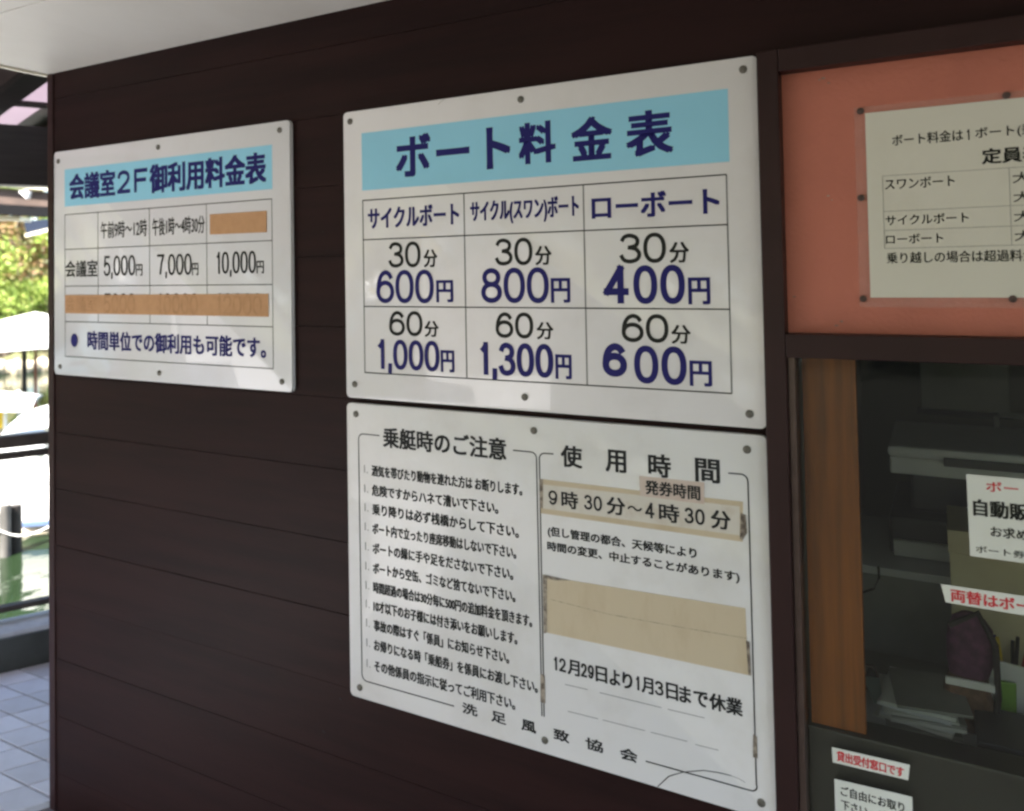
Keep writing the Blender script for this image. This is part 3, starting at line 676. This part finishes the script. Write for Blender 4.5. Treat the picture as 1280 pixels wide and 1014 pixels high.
# grey steel cabinet behind the counter, printer on it
cz = PY(1140, 716, .66).z
x0c = -.262; x1c = PY(1200, 730, .66).x
cab = empty('steel_cabinet', (0, 0, 0), 'grey steel cabinet back with a pale top edge behind the counter', 'cabinet')
MB().box(x0c, x1c+.55, .68, 1.10, .012, cz-.02).build('carcass', mGreyP, cab, bevel=.004)
MB().box(x0c, x1c+.01, .665, 1.12, cz-.0195, cz).build('top_panel', mPrn, cab, bevel=.003)
MB().box(x1c+.0105, x1c+.55, .665, 1.12, cz-.0195, cz).build('top_panel', mGreyP, cab, bevel=.003)
# printer
xa, xb, _, _, za, zt = pbox(1109, 557, 1330, 613, .80, .4)
pr = empty('printer', (0, 0, 0), 'pale grey multifunction printer with scanner lid standing in the dark office', 'printer')
MB().box(xa, xb+.15, .80, 1.20, za+.045, zt).build('scanner_lid', mPrn, pr, bevel=.012)
MB().box(xa+.004, xb+.145, .81, 1.19, za, za+.044).build('scanner_body', mPrn, pr, bevel=.006)
MB().box(xa+.05, xb+.12, .85, 1.18, cz+.10, za-.001).build('body', mPrnD, pr, bevel=.01)
MB().box(xa-.0, xb+.13, .78, 1.18, cz+.004, cz+.0995).build('base_tray', mPrnD, pr, bevel=.01)
MB().box(xa+.01, xa+.16, .76, .779, cz+.004, cz+.045).build('paper_tray', mPrn, pr, bevel=.004)
b = MB(); b.add([(xa+.13, .79, zt-.035), (xb+.1, .79, zt-.02), (xb+.1, .79, zt-.006), (xa+.12, .79, zt-.018)] , [(0,1,2,3)]); 
MB().box(xa+.13, xb+.1, .788, .7995, zt-.040, zt-.018).build('control_panel', mPrnD, pr, bevel=.003)
# cable
pts = [PY(1098, 708, .64), PY(1099, 722, .63), PY(1092, 736, .63), PY(1074, 742, .64), PY(1050, 746, .64)]
tag(MB().tube(pts, .003, 8).build('cable', mCable, smooth=True), 'thin black cable hanging over the pale top edge of the steel cabinet', 'cable')
# box file
xa2, xb2, _, _, za2, zt2 = pbox(1186, 662, 1330, 765, .46, .25)
cb = empty('cardboard_box', (0, 0, 0), 'beige cardboard box standing behind the taped white notice', 'box')
MB().box(xa2, xb2+.1, .46, .66, .7205, zt2-.012).build('box_body', mBox, cb, bevel=.002)
MB().box(xa2-.003, xb2+.103, .457, .663, zt2-.05, zt2).build('lid', mBox, cb, bevel=.002)
# paper piles on the counter
def sheets(name, label, cx, cy, z0, n, wd, dp, m, cat, jit=.02, th=.004):
    e = empty(name, (0, 0, 0), label, cat); z = z0
    for k in range(n):
        a = random.uniform(-.25, .25); t = th*random.uniform(.6, 1.6)
        o = MB().box(-wd/2, wd/2, -dp/2, dp/2, 0, t).build('sheet', m[k % len(m)], e)
        o.location = (cx+random.uniform(-jit, jit), cy+random.uniform(-jit, jit), z); o.rotation_euler.z = a; z += t + .0004
    return z
c1 = PZ(1116, 905, .76)
sheets('paper_pile', 'untidy pile of grey papers and booklets on the counter beside the wooden lining', c1.x-.005, c1.y+.05, .7205, 8, .19, .14, [mPrn, mPaperW, mPaperW, mPrn], 'papers', .012)
c2 = PZ(1183, 925, .73)
sheets('leaflet_stack', 'flat fan of pale leaflets on the counter right of the paper pile', c2.x+.03, c2.y+.05, .7205, 4, .17, .13, [mPaperW, mPrn], 'papers', .02)
c3 = PZ(1120, 880, .775)
fo = MB().box(-.055, .055, -.05, .05, 0, .006).build('teal_folder', mTeal, bevel=.001); fo.location = (c3.x, c3.y+.03, .782); fo.rotation_euler.z = .3
tag(fo, 'small teal plastic folder on top of the paper pile', 'folder')
# black desk clip
c4 = PZ(1098, 862, .78)
cl = empty('desk_clip', (c4.x-.01, c4.y+.05, .7205), 'black bulldog clip with shiny wire handle standing by the wooden lining', 'clip')
b = MB(); b.add([(-.03, -.02, 0), (.045, -.02, 0), (.045, .03, 0), (-.03, .03, 0), (-.015, 0, .075), (-.005, 0, .075), (-.005, .012, .075), (-.015, .012, .075)],
                [(3,2,1,0), (4,5,6,7), (0,1,5,4), (1,2,6,5), (2,3,7,6), (3,0,4,7)]).build('clip_body', mCable, cl, bevel=.003)
MB().tube([(-.025, -.01, .065), (-.018, -.012, .088), (0, -.012, .090), (.01, -.01, .06), (.045, -.012, .03)], .0022, 8).build('wire_handle', mAlu, cl, smooth=True)
# bag hanging by the box
def lathe_blob(prof, cx, cy, n=18, fx=1, fy=.5, wob=.06):
    b = MB(); b.v = []
    for z, r in prof:
        for k in range(n):
            a = 2*math.pi*k/n; rr = r*(1+wob*math.sin(3*a+z*40)+wob*.5*math.sin(7*a+z*90))
            b.v.append((cx+rr*fx*math.cos(a), cy+rr*fy*math.sin(a), z))
    m_ = len(prof)
    b.f = [(i*n+k, i*n+(k+1) % n, (i+1)*n+(k+1) % n, (i+1)*n+k) for i in range(m_-1) for k in range(n)]
    b.f += [tuple(range(n)), tuple(reversed(range((m_-1)*n, m_*n)))]
    return b
pb = PY(1212, 905, .30); pt = PY(1212, 765, .30); pm = PY(1212, 840, .30)
bag = empty('cloth_bag', (pb.x, .30, .7205), 'purple and brown soft cloth bag with dark strap on the counter', 'bag')
hz = pt.z - .7205; ZB = max(.0, 0)
lathe_blob([(.0, .030), (.01, .042), (hz*.25, .048), (hz*.42, .040), (hz*.5, .033)], 0, 0).build('lower_pouch', mBagBrown, bag, smooth=True)
lathe_blob([(hz*.5, .034), (hz*.6, .040), (hz*.75, .042), (hz*.88, .039), (hz*.96, .028), (hz*1.0, .012)], .004, 0).build('upper_pouch', mPurple, bag, smooth=True)
MB().tube([(.04, -.012, .02), (.05, -.02, hz*.4), (.048, -.02, hz*.8), (.02, -.02, hz*1.03), (-.03, -.02, hz*.9)], .006, 8).build('strap', mStrapM, bag, smooth=True)
MB().box(-.04, .045, -.026, -.020, hz*.44, hz*.5).build('band', mPrn, bag, bevel=.002)
p = PY(1258, 900, .34)
gp = empty('green_packet', (p.x, .36, .7205), 'bright green packet standing in a pale paper sleeve right of the cloth bag', 'packet')
MB().add([(-.018, -.01, 0), (.018, -.01, 0), (.018, .01, 0), (-.018, .01, 0), (-.012, -.004, .10), (.02, -.004, .10), (.02, .004, .10), (-.012, .004, .10)],
         [(3,2,1,0), (4,5,6,7), (0,1,5,4), (1,2,6,5), (2,3,7,6), (3,0,4,7)]).build('packet_body', mGreen, gp, bevel=.002)
MB().add([(-.02, .012, 0), (.07, .012, 0), (.07, .03, 0), (-.02, .03, 0), (-.03, .012, .135), (.08, .012, .125), (.08, .018, .125), (-.03, .018, .135)],
         [(3,2,1,0), (4,5,6,7), (0,1,5,4), (1,2,6,5), (2,3,7,6), (3,0,4,7)]).build('sleeve', mPrn, gp, bevel=.002)
p = PY(1222, 930, .16)
bx = empty('black_cash_box', (0, 0, 0), 'black box with a lid in the shadow at the lower right of the window', 'box')
MB().box(p.x, p.x+.22, .16, .30, .7205, .78).build('box_body', mCable, bx, bevel=.004)
MB().box(p.x-.002, p.x+.222, .158, .302, .7805, .790).build('lid', mPrnD, bx, bevel=.003)
# a mug of pens and a messy stack of forms
c5 = PZ(1150, 882, .80)
sheets('form_stack', 'messy tall stack of pale forms behind the leaflets on the counter', c5.x, c5.y+.06, .7205, 16, .13, .16, [mPaperW, mPrn, mPaperW, mGreyP], 'papers', .014, .0045)
q = PY(1262, 820, .42)
mg = empty('pen_mug', (q.x, .42, .7205), 'white mug full of pens behind the green packet', 'mug')
MB().tube([(0, 0, 0), (0, 0, .085)], .033, 16).build('mug_body', mPrn, mg, smooth=True)
for k in range(5): MB().tube([(.01*math.cos(k*1.3), .01*math.sin(k*1.3), .05), (.03*math.cos(k*1.3), .03*math.sin(k*1.3), .14+.01*k)], .004, 6).build('pen', (mRed, mCable, mNavy, mYel, mCable)[k], mg)
# things on the far wall
e = empty('wall_chart', (0, 0, 0), 'large pale chart hanging on the far office wall above the printer', 'chart')
a = PY(1150, 452, 3.19); c = PY(1262, 516, 3.19)
MB().box(a.x, c.x, 3.18, 3.19, c.z, a.z+.3).build('sheet', mPrn, e); MB().box(a.x-.02, c.x+.02, 3.17, 3.195, c.z-.03, c.z-.001).build('bottom_rod', mPrnD, e)
e = empty('whiteboard', (0, 0, 0), 'framed whiteboard on the far office wall right of the chart', 'whiteboard')
a = PY(1248, 520, 3.19); c = PY(1400, 640, 3.19)
MB().box(a.x, c.x, 3.17, 3.185, c.z, a.z).build('board_face', mGreyP, e)
for q in ((a.x-.02, a.x, c.z, a.z), (a.x, c.x, a.z, a.z+.02)): MB().box(q[0], q[1], 3.16, 3.19, q[2], q[3]).build('frame_strip', mPrn, e)

# ================================================================== TERRACE ROOF (left, overhead)
tr = empty('terrace_roof', (0, 0, 0), 'dark timber terrace roof with pinkish clear strips between its rafters, over the kerb', 'roof')
zbt, zbb = rail_z(30, 159, .10), rail_z(30, 233, .10)
MB().bar(kpt(-5.2, .10, (zbt+zbb)/2), kpt(2.6, .10, (zbt+zbb)/2), .10, zbt-zbb).build('eave_beam', mDark, tr, bevel=.004)
SL = .20; SKEW = .40      # the rafters run with the office wall, a little askew to the eave beam
def rp(t, n, up=0.0):     # point on the roof plane, n measured from the beam towards the building
    return kpt(t + SKEW*n, .10 - n, zbt + .012 + n*SL + up)
def rslab(ta, tb_, n0, n1, u0_, u1_):
    v = [rp(ta, n0, u0_), rp(tb_, n0, u0_), rp(tb_, n1, u0_), rp(ta, n1, u0_)] + [rp(ta, n0, u1_), rp(tb_, n0, u1_), rp(tb_, n1, u1_), rp(ta, n1, u1_)]
    return MB().add(v, [(3,2,1,0), (4,5,6,7), (0,1,5,4), (1,2,6,5), (2,3,7,6), (3,0,4,7)])
PER = .33
for k in range(-15, 7):
    t = k*PER
    rslab(t-.02, t+.132, -.30, 2.5, .052, .058).build('clear_roof_strip', mRoofPan, tr)
    rslab(t+.134, t+.308, -.30, 2.5, .051, .066).build('lining_board', mBeamD, tr)
    rslab(t+.225, t+.325, -.25, 2.5, .022, .050).build('rafter', mDark, tr)
for n in (.115, .65, 1.2, 1.75): rslab(-15*PER, 7*PER, n, n+.035, .034, .049).build('purlin', mDark, tr)
for t in (-4.9, 1.7):
    MB().bar(kpt(t, .10, .15), kpt(t, .10, zbb), .09, .09).build('post', mDark, tr, bevel=.004)

# roof of the jetty shelter farther out
js = empty('jetty_shelter', (0, 0, 0), 'far jetty shelter roof with brown fascia, pale upper edge and small white lamp', 'shelter')
D1 = 8.2
def jb(px0, py0, px1, py1, t, h0, dep, name, m, th=None):
    a = PT(px0, (py0+h0)/2, t); b_ = PT(px1, (py1 + (h0-py0) + py1)/2 if False else py1+(h0-py0)/2, t)
    ht = (h0-py0)*t/FPX
    return MB().bar(a, b_, dep, ht).build(name, m, js)
jb(-90, 221.5, 110, 239.5, D1, 224.5, .3, 'roof_edge', mFascia)
jb(-90, 227, 110, 245, D1-.05, 249, .06, 'fascia', mBeam)
jb(-90, 250, 110, 262, D1-.1, 263, .16, 'gutter', mMatte)
jb(-90, 265, 32, 272, D1+.1, 270, .2, 'white_trim', mFascia)
p = PT(36, 243, D1-.18)
MB().add([p+cR*-.07+cU*.028, p+cR*.03+cU*.032, p+cR*.01+cU*-.045, p+cR*-.02+cU*-.02, p+cR*-.07+cU*.028-cF*.06, p+cR*.03+cU*.032-cF*.06, p+cR*.01+cU*-.045-cF*.06, p+cR*-.02+cU*-.02-cF*.06],
         [(3,2,1,0), (4,5,6,7), (0,1,5,4), (1,2,6,5), (2,3,7,6), (3,0,4,7)]).build('lamp', mWhiteB, js)
for px in (-80, 100):
    a = PT(px, 260, D1); MB().bar((a.x, a.y, WLEV-.3), (a.x, a.y, a.z), .12, .12, up=Vector((1, 0, 0))).build('post', mDark, js)
p = PT(46, 283, 10)
tb_ = empty('blue_awning', tuple(p), 'small slanting blue awning with pale edge beyond the jetty shelter', 'awning')
MB().add([cR*-.16+cU*.06, cR*.22+cU*.09, cR*.20+cU*-.01, cR*-.13+cU*-.10, cR*-.16+cU*.10+cF*.4, cR*.22+cU*.13+cF*.4, cR*.2+cU*.05+cF*.4, cR*-.13+cU*-.06+cF*.4],
         [(3,2,1,0), (4,5,6,7), (0,1,5,4), (1,2,6,5), (2,3,7,6), (3,0,4,7)]).build('canvas', mat('blue_grey_canvas', (.02, .027, .045), .95, spec=.1), tb_)
MB().bar(cR*-.13+cU*-.115, cR*.24+cU*-.02, .05, .03).build('edge', mFascia, tb_)
MB().tube([cR*.2, Vector((cR*.2).to_tuple()[:2] + (WLEV-.3-p.z,))], .03).build('post', mDark, tb_)

# ================================================================== BOATS
def ell(cx, cy, cz_, rx, ry, rz_, n=20, m_=12, z_lo=-1.0):
    b = MB(); 
    for i in range(m_+1):
        ph = -math.pi/2 + math.pi*i/m_
        for k in range(n):
            a = 2*math.pi*k/n
            b.v.append((cx+rx*math.cos(ph)*math.cos(a), cy+ry*math.cos(ph)*math.sin(a), cz_+rz_*max(z_lo, math.sin(ph))))
    b.f = [(i*n+k, i*n+(k+1) % n, (i+1)*n+(k+1) % n, (i+1)*n+k) for i in range(m_) for k in range(n)]
    return b
def make_swan():
    e = empty('swan_boat', (0, 0, WLEV))
    # hull lofted along x
    st = [(-1.15, .10, .30, .62), (-.95, .42, .10, .72), (-.5, .62, .02, .60), (.1, .66, 0, .52), (.6, .58, .02, .58), (.95, .36, .08, .70), (1.12, .08, .3, .66)]
    b = MB(); n = 12
    for x, hw, zb_, zt_ in st:
        for k in range(n):
            a = 2*math.pi*k/n; c_, s_ = math.cos(a), math.sin(a)
            b.v.append((x, hw*math.copysign(abs(c_)**.6, c_), (zb_+zt_)/2 + (zt_-zb_)/2*math.copysign(abs(s_)**.6, s_)))
    for i in range(len(st)-1):
        for k in range(n): b.f.append((i*n+k, i*n+(k+1) % n, (i+1)*n+(k+1) % n, (i+1)*n+k))
    b.f += [tuple(range(n)), tuple(reversed(range((len(st)-1)*n, len(st)*n)))]
    b.build('hull', mWhiteB, e, smooth=True)
    for s_ in (-1, 1):
        MB().bar((-.75, s_*.655, .14), (.75, s_*.665, .14), .03, .07).build('stripe', mBlueS, e, bevel=.004)
        ell(-.25, s_*.50, .62, .62, .16, .26).build('wing', mWhiteB, e, smooth=True)
        MB().tube([(-.9, s_*.4, -.02), (.85, s_*.4, -.02)], .13, 12).build('pontoon', mPont, e, smooth=True)
    MB().tube([(.85, 0, .5), (1.0, 0, .72), (.98, 0, .95), (.86, 0, 1.12), (.84, 0, 1.28), (.95, 0, 1.38)], [.17, .13, .10, .085, .08, .07], 12).build('neck', mWhiteB, e, smooth=True)
    hd = ell(.99, 0, 1.40, .14, .09, .10).build('head', mWhiteB, e, smooth=True)
    MB().tube([(1.10, 0, 1.39), (1.28, 0, 1.33)], [.055, .012], 8).build('beak', mYel, hd, smooth=True)
    for s_ in (-1, 1): ell(1.04, s_*.082, 1.43, .018, .01, .018, 8, 6).build('eye', mCable, hd)
    MB().box(-.55, -.1, -.42, .42, .46, .60).build('seat', mYel, e, bevel=.03)
    MB().box(-.62, -.52, -.42, .42, .55, .95).build('backrest', mWhiteB, e, bevel=.03)
    ell(-1.12, 0, .80, .22, .16, .22).build('tail', mWhiteB, e, smooth=True)
    return e
def make_pedalo():
    e = empty('pedal_boat', (0, 0, WLEV))
    b = MB(); st = [(-1.0, .50, .12, .50), (-.8, .62, .02, .60), (0, .66, 0, .62), (.7, .62, .02, .60), (1.05, .50, .18, .46)]; n = 12
    for x, hw, zb_, zt_ in st:
        for k in range(n):
            a = 2*math.pi*k/n+.2; c_, s_ = math.cos(a), math.sin(a)
            b.v.append((x, hw*math.copysign(abs(c_)**.45, c_), (zb_+zt_)/2 + (zt_-zb_)/2*math.copysign(abs(s_)**.45, s_)))
    for i in range(len(st)-1):
        for k in range(n): b.f.append((i*n+k, i*n+(k+1) % n, (i+1)*n+(k+1) % n, (i+1)*n+k))
    b.f += [tuple(range(n)), tuple(reversed(range((len(st)-1)*n, len(st)*n)))]
    b.build('hull', mWhiteB, e, smooth=True)
    for s_ in (-1, 1):
        MB().bar((-.8, s_*.664, .12), (.8, s_*.664, .12), .02, .035).build('stripe', mBlueS, e)  # blue stripe toned down to double as bluish shading low on the hull
        MB().tube([(-.9, s_*.42, -.02), (.9, s_*.42, -.02)], .12, 12).build('pontoon', mPont, e, smooth=True)
        for x in (-.6, .55): MB().tube([(x, s_*.50, .55), (x, s_*.50, 1.0)], .018, 8).build('roof_post', mWhiteB, e)
    MB().box(-.5, -.05, -.45, .45, .60, .72).build('seat', mYel, e, bevel=.03)
    MB().box(-.58, -.48, -.45, .45, .66, .98).build('backrest', mYel, e, bevel=.03)
    b = MB(); 
    for i in range(9):
        x = -.85+1.7*i/8
        for j in range(7):
            y = -.66+1.32*j/6; b.v.append((x, y, 1.09-.12*(2*x/1.7)**2-.10*(y/.66)**2))
    for i in range(9):
        x = -.85+1.7*i/8
        for j in range(7):
            y = -.66+1.32*j/6; b.v.append((x, y, 1.00-.06*(2*x/1.7)**2-.06*(y/.66)**2))
    for i in range(8):
        for j in range(6):
            q = i*7+j; b.f.append((q, q+7, q+8, q+1)); q += 63; b.f.append((q+1, q+8, q+7, q))
    for i in range(8): b.f += [(i*7, i*7+63, i*7+70, i*7+7), (i*7+6, i*7+13, i*7+76, i*7+69)]
    for j in range(6): b.f += [(j, j+1, j+64, j+63), (56+j, 119+j, 120+j, 57+j)]
    b.build('canopy', mWhiteB, e, smooth=True)
    return e
def onwater(px, depth):
    p = PT(px, 366, depth); return Vector((p.x, p.y, WLEV))
pe = make_pedalo(); pe.location = onwater(160, 7.6); pe.rotation_euler.z = math.atan2(vd.y, vd.x) + 1.25
tag(pe, 'white canopied pedal boat moored beyond the railing, next to the building corner', 'boat', 'white boats moored at the terrace')
p2 = copy_tree(pe); p2.location = onwater(-64, 8.9); p2.scale = (1, 1, .86); p2.rotation_euler.z = math.atan2(vd.y, vd.x) + 1.45
tag(p2, 'white canopied pedal boat at the left edge of the view behind the grey piles', 'boat', 'white boats moored at the terrace')
sw = make_swan(); sw.location = onwater(-170, 10.6); sw.rotation_euler.z = math.atan2(vd.y, vd.x) - 1.9
tag(sw, 'white swan boat behind the pedal boats at the left edge of the view', 'boat', 'white boats moored at the terrace')
# boats added out of frame for the glossy signs to mirror
for (x, y, rz, lb) in ((-8.3, -9.2, .6, 'white swan boat added out of view for the signs to mirror'), (-12.5, -6.6, 1.4, 'second white swan boat added out of view behind the viewer for the signs to mirror')):
    s_ = copy_tree(sw); s_.location = (x, y, WLEV); s_.rotation_euler.z = rz; tag(s_, lb, 'boat')
# mooring piles
for px, dpt, r_, top, m, lb in ((6, 6.4, .040, -.10, mPile, 'pale grey mooring pile standing in the water at the left edge'), (19, 6.5, .045, -.13, mDark, 'dark mooring pile beside the pale grey pile in the water')):
    q = onwater(px, dpt); o = MB().tube([(0, 0, -.5), (0, 0, top-WLEV)], r_, 12).build('mooring_pile', m, smooth=True); o.location = q
    tag(o, lb, 'pile')
a = onwater(-20, 6.3); b_ = onwater(62, 6.5)
pts = [Vector((a.x+(b_.x-a.x)*k/10, a.y+(b_.y-a.y)*k/10, -.20-.09*math.sin(math.pi*k/10)-.10*k/10)) for k in range(11)]
tag(MB().tube(pts, .006, 8).build('mooring_rope', mCloth, smooth=True), 'pale mooring rope sagging between the piles and the boat', 'rope')

# canopy tent on the far jetty
q = onwater(44, 13.5); fx = vs; 
tent = empty('white_canopy', (q.x, q.y, WLEV), 'white canvas canopy on thin posts over the water in front of the trees', 'canopy')
tent.rotation_euler.z = math.atan2(-vs.y, -vs.x)
def tz(py): return CAM.z - (py-367)*13.5/FPX - WLEV
b = MB(); n = 16; Wt = 1.35
hs = [(0, tz(408)), (.35*Wt, tz(416)), (.7*Wt, tz(430)), (Wt, tz(441)), (Wt*1.005, tz(446))]
for r_, z in hs:
    for k in range(n):
        a = 2*math.pi*k/n; b.v.append((r_*math.cos(a), r_*math.sin(a), z-(.025 if (k % 2 and r_ > Wt) else 0)))
b.f = [(i*n+k, i*n+(k+1) % n, (i+1)*n+(k+1) % n, (i+1)*n+k) for i in range(4) for k in range(n)]
b.build('canvas', mCloth, tent)
MB().tube([((-.17 if False else .16), 0, -.6), (.16, 0, tz(420))], .04, 10).build('post', mDark, tent, smooth=True)
MB().tube([(.0, .2, -.6), (.0, .2, tz(425))], .025, 10).build('post', mRedPost, tent, smooth=True)

# ================================================================== TREES
def leaves_mesh(name, centers, radii, nper, size, m, seed):
    r = np.random.default_rng(seed); V = []; 
    C_ = np.repeat(centers, nper, 0); Rr = np.repeat(radii, nper)
    d = r.normal(size=(len(C_), 3)); d /= np.linalg.norm(d, axis=1)[:, None]
    pos = C_ + d*(Rr*r.uniform(.35, 1.05, len(C_))**.7)[:, None]*[1, 1, .7]
    u = r.normal(size=pos.shape); u /= np.linalg.norm(u, axis=1)[:, None]
    v = np.cross(u, r.normal(size=pos.shape)); v /= np.linalg.norm(v, axis=1)[:, None]
    s = (size*r.uniform(.6, 1.3, len(pos)))[:, None]
    q = np.stack([pos-u*s, pos-v*s*.45, pos+u*s, pos+v*s*.45], 1).reshape(-1, 3)
    me = bpy.data.meshes.new(name); n = len(pos)
    me.vertices.add(4*n); me.vertices.foreach_set('co', q.astype(np.float32).ravel())
    me.loops.add(4*n); me.loops.foreach_set('vertex_index', np.arange(4*n, dtype=np.int32))
    me.polygons.add(n); me.polygons.foreach_set('loop_start', np.arange(0, 4*n, 4, dtype=np.int32)); me.polygons.foreach_set('loop_total', np.full(n, 4, dtype=np.int32))
    me.materials.append(m); me.update(calc_edges=True); return me
def tree_proto(seed, h, wd, m, nclump=34, nper=150, size=.075, low=.12):
    r = np.random.default_rng(seed); e = empty('tree', (0, 0, 0))
    tk = MB().tube([(0, 0, -.3), (.05, 0, h*.2), (-.05, .06, h*.45), (.04, .02, h*.8)], [.16, .12, .09, .03], 10)
    for k in range(6):
        a = k*1.05+r.uniform(0, .5); z = h*(.2+.08*k)
        tk.tube([(0, 0, z), (math.cos(a)*wd*.3, math.sin(a)*wd*.3, z+h*.1), (math.cos(a)*wd*.62, math.sin(a)*wd*.62, z+h*.2)], [.06, .04, .015], 7)
    tk.build('trunk', mBark, e, smooth=True)
    cs = []
    while len(cs) < nclump:
        p = r.uniform(-1, 1, 3)
        if .25 < np.linalg.norm(p) < 1: cs.append((p[0]*wd, p[1]*wd, h*(low+(1-low)*(p[2]+1)/2)))
    cs = np.array(cs); rad = r.uniform(.32, .62, nclump)*wd/1.5
    me = leaves_mesh('crown', cs, rad, nper, size, m, seed+5)
    c = bpy.data.objects.new('crown', me); col.objects.link(c); c.parent = e; return e
protos = [tree_proto(1, 4.6, 2.0, mLeafG), tree_proto(2, 4.0, 1.7, mLeafR), tree_proto(3, 6.0, 2.4, mLeafD, 40, 150, .09), tree_proto(4, 1.5, 1.1, mLeafG, 20, 160, .05, .0)]
spots = [ # angle from the view through the gap (deg), distance, proto, label
 (0.2, 24.0, 0, 'bright green bushy tree on the far bank, centre of the gap left of the building'),
 (-1.6, 25.0, 1, 'tree with reddening leaves on the far bank, nearest the building corner'),
 (2.6, 24.6, 1, 'tree with reddening leaves on the far bank at the left edge of the photo'),
 (1.4, 28.0, 2, 'tall deep green tree rising behind the bushy ones on the far bank'),
 (-3.5, 28.5, 2, 'tall deep green tree partly hidden by the building corner'),
 (-9.5, 28, 2, 'tall deep green tree on the far bank wholly behind the office'), (7.0, 28, 2, 'tall deep green tree on the far bank just left of the photo'), (12.5, 28.5, 2, 'tall deep green tree on the far bank farther left of the photo')]
shr = [(1.0, 22.9, 3, 'low light green shrub at the water edge under the white canopy, left one'), (-1.2, 22.9, 3, 'low light green shrub at the water edge beside the building corner'), (3.2, 23.1, 3, 'low light green shrub at the water edge at the photo left edge')]
far = [(22+7*k, 24+2*math.sin(k*2.1), (k*7) % 3, 'tree on the shore out of the photo to the left') for k in range(21)]
used = set()
for ang, dist, pi_, lb in spots + shr + far:
    o = protos[pi_] if pi_ not in used else copy_tree(protos[pi_]); used.add(pi_)
    if lb.startswith('tall deep'): o.scale = (1.9, 1.9, 2.7)
    q = bank_pt(R(ang), dist); o.location = (q.x, q.y, .05 if dist < 26 else .4); o.rotation_euler.z = ang*1.3
    if lb.startswith('tree on the shore'): o.scale = (1.9, 1.9, 2.3)
    if pi_ == 3: o.name = 'shrub'
    tag(o, lb, 'shrub' if pi_ == 3 else 'tree', 'trees along the far shore' if lb.startswith('tree on the shore') else None)
# dark ground added behind the viewer to cut floor bounce and glass reflections
dark_slab = MB().box(-2.2, 7, -16, -.40, -.018, .004)
tag(dark_slab.build('added_dark_ground', mat('dark_ground_grey', (.030, .030, .029), 1.0, 30, (80, .003), var=.2, spec=.05)), kind='structure')
# stand and hoop added out of view to give the price sign a glare
bo = empty('glare_stand', (-4.0, -4.6, 0), 'narrow white stand added behind the viewer to make a glare in the price sign', 'stand')
MB().box(-.045, .045, -.02, .02, .05, 1.15).build('column', mWhiteB, bo, bevel=.006); MB().box(-.2, .2, -.2, .2, 0, .05).build('foot', mWhiteB, bo, bevel=.01)
MB().box(-.10, .10, -.03, -.021, .95, 1.25).build('plate', mWhiteB, bo, bevel=.004)
hp = MB().tube([(-.35+.0*k, 0, 0) if k == 0 else (-.35*math.cos(math.pi*(k-1)/14), 0, .85+.33*math.sin(math.pi*(k-1)/14)) for k in range(16)]+[(.35, 0, 0)], .030, 10)
ho = hp.build('glare_hoop', mYel, smooth=True); ho.location = (-4.95, -4.7, 0); tag(ho, 'yellow tubular hoop added behind the viewer to make a glare in the price sign', 'barrier')
# stones edging the far bank
st0 = None
for k in range(16):
    a = R(-2.6 + k*.42); q = bank_pt(a, 21.9 + .1*math.sin(k*5))
    if st0 is None:
        b = ell(0, 0, 0, .19, .15, .2, 10, 6); b.v = [(x*(1+.15*math.sin(9*y+z*7)), y, z*(1+.1*math.sin(11*x))) for x, y, z in b.v]
        st0 = b.build('bank_stone', mRock); o = st0
    else: o = copyobj(st0)
    o.location = (q.x, q.y, WLEV+.12); o.rotation_euler.z = k*1.7; o.scale = (1, 1, .8+.5*((k*7) % 5)/5)
    tag(o, 'pale rounded stone in the row edging the far bank under the trees', 'stone', 'stones edging the far bank')
bpy.context.view_layer.update()
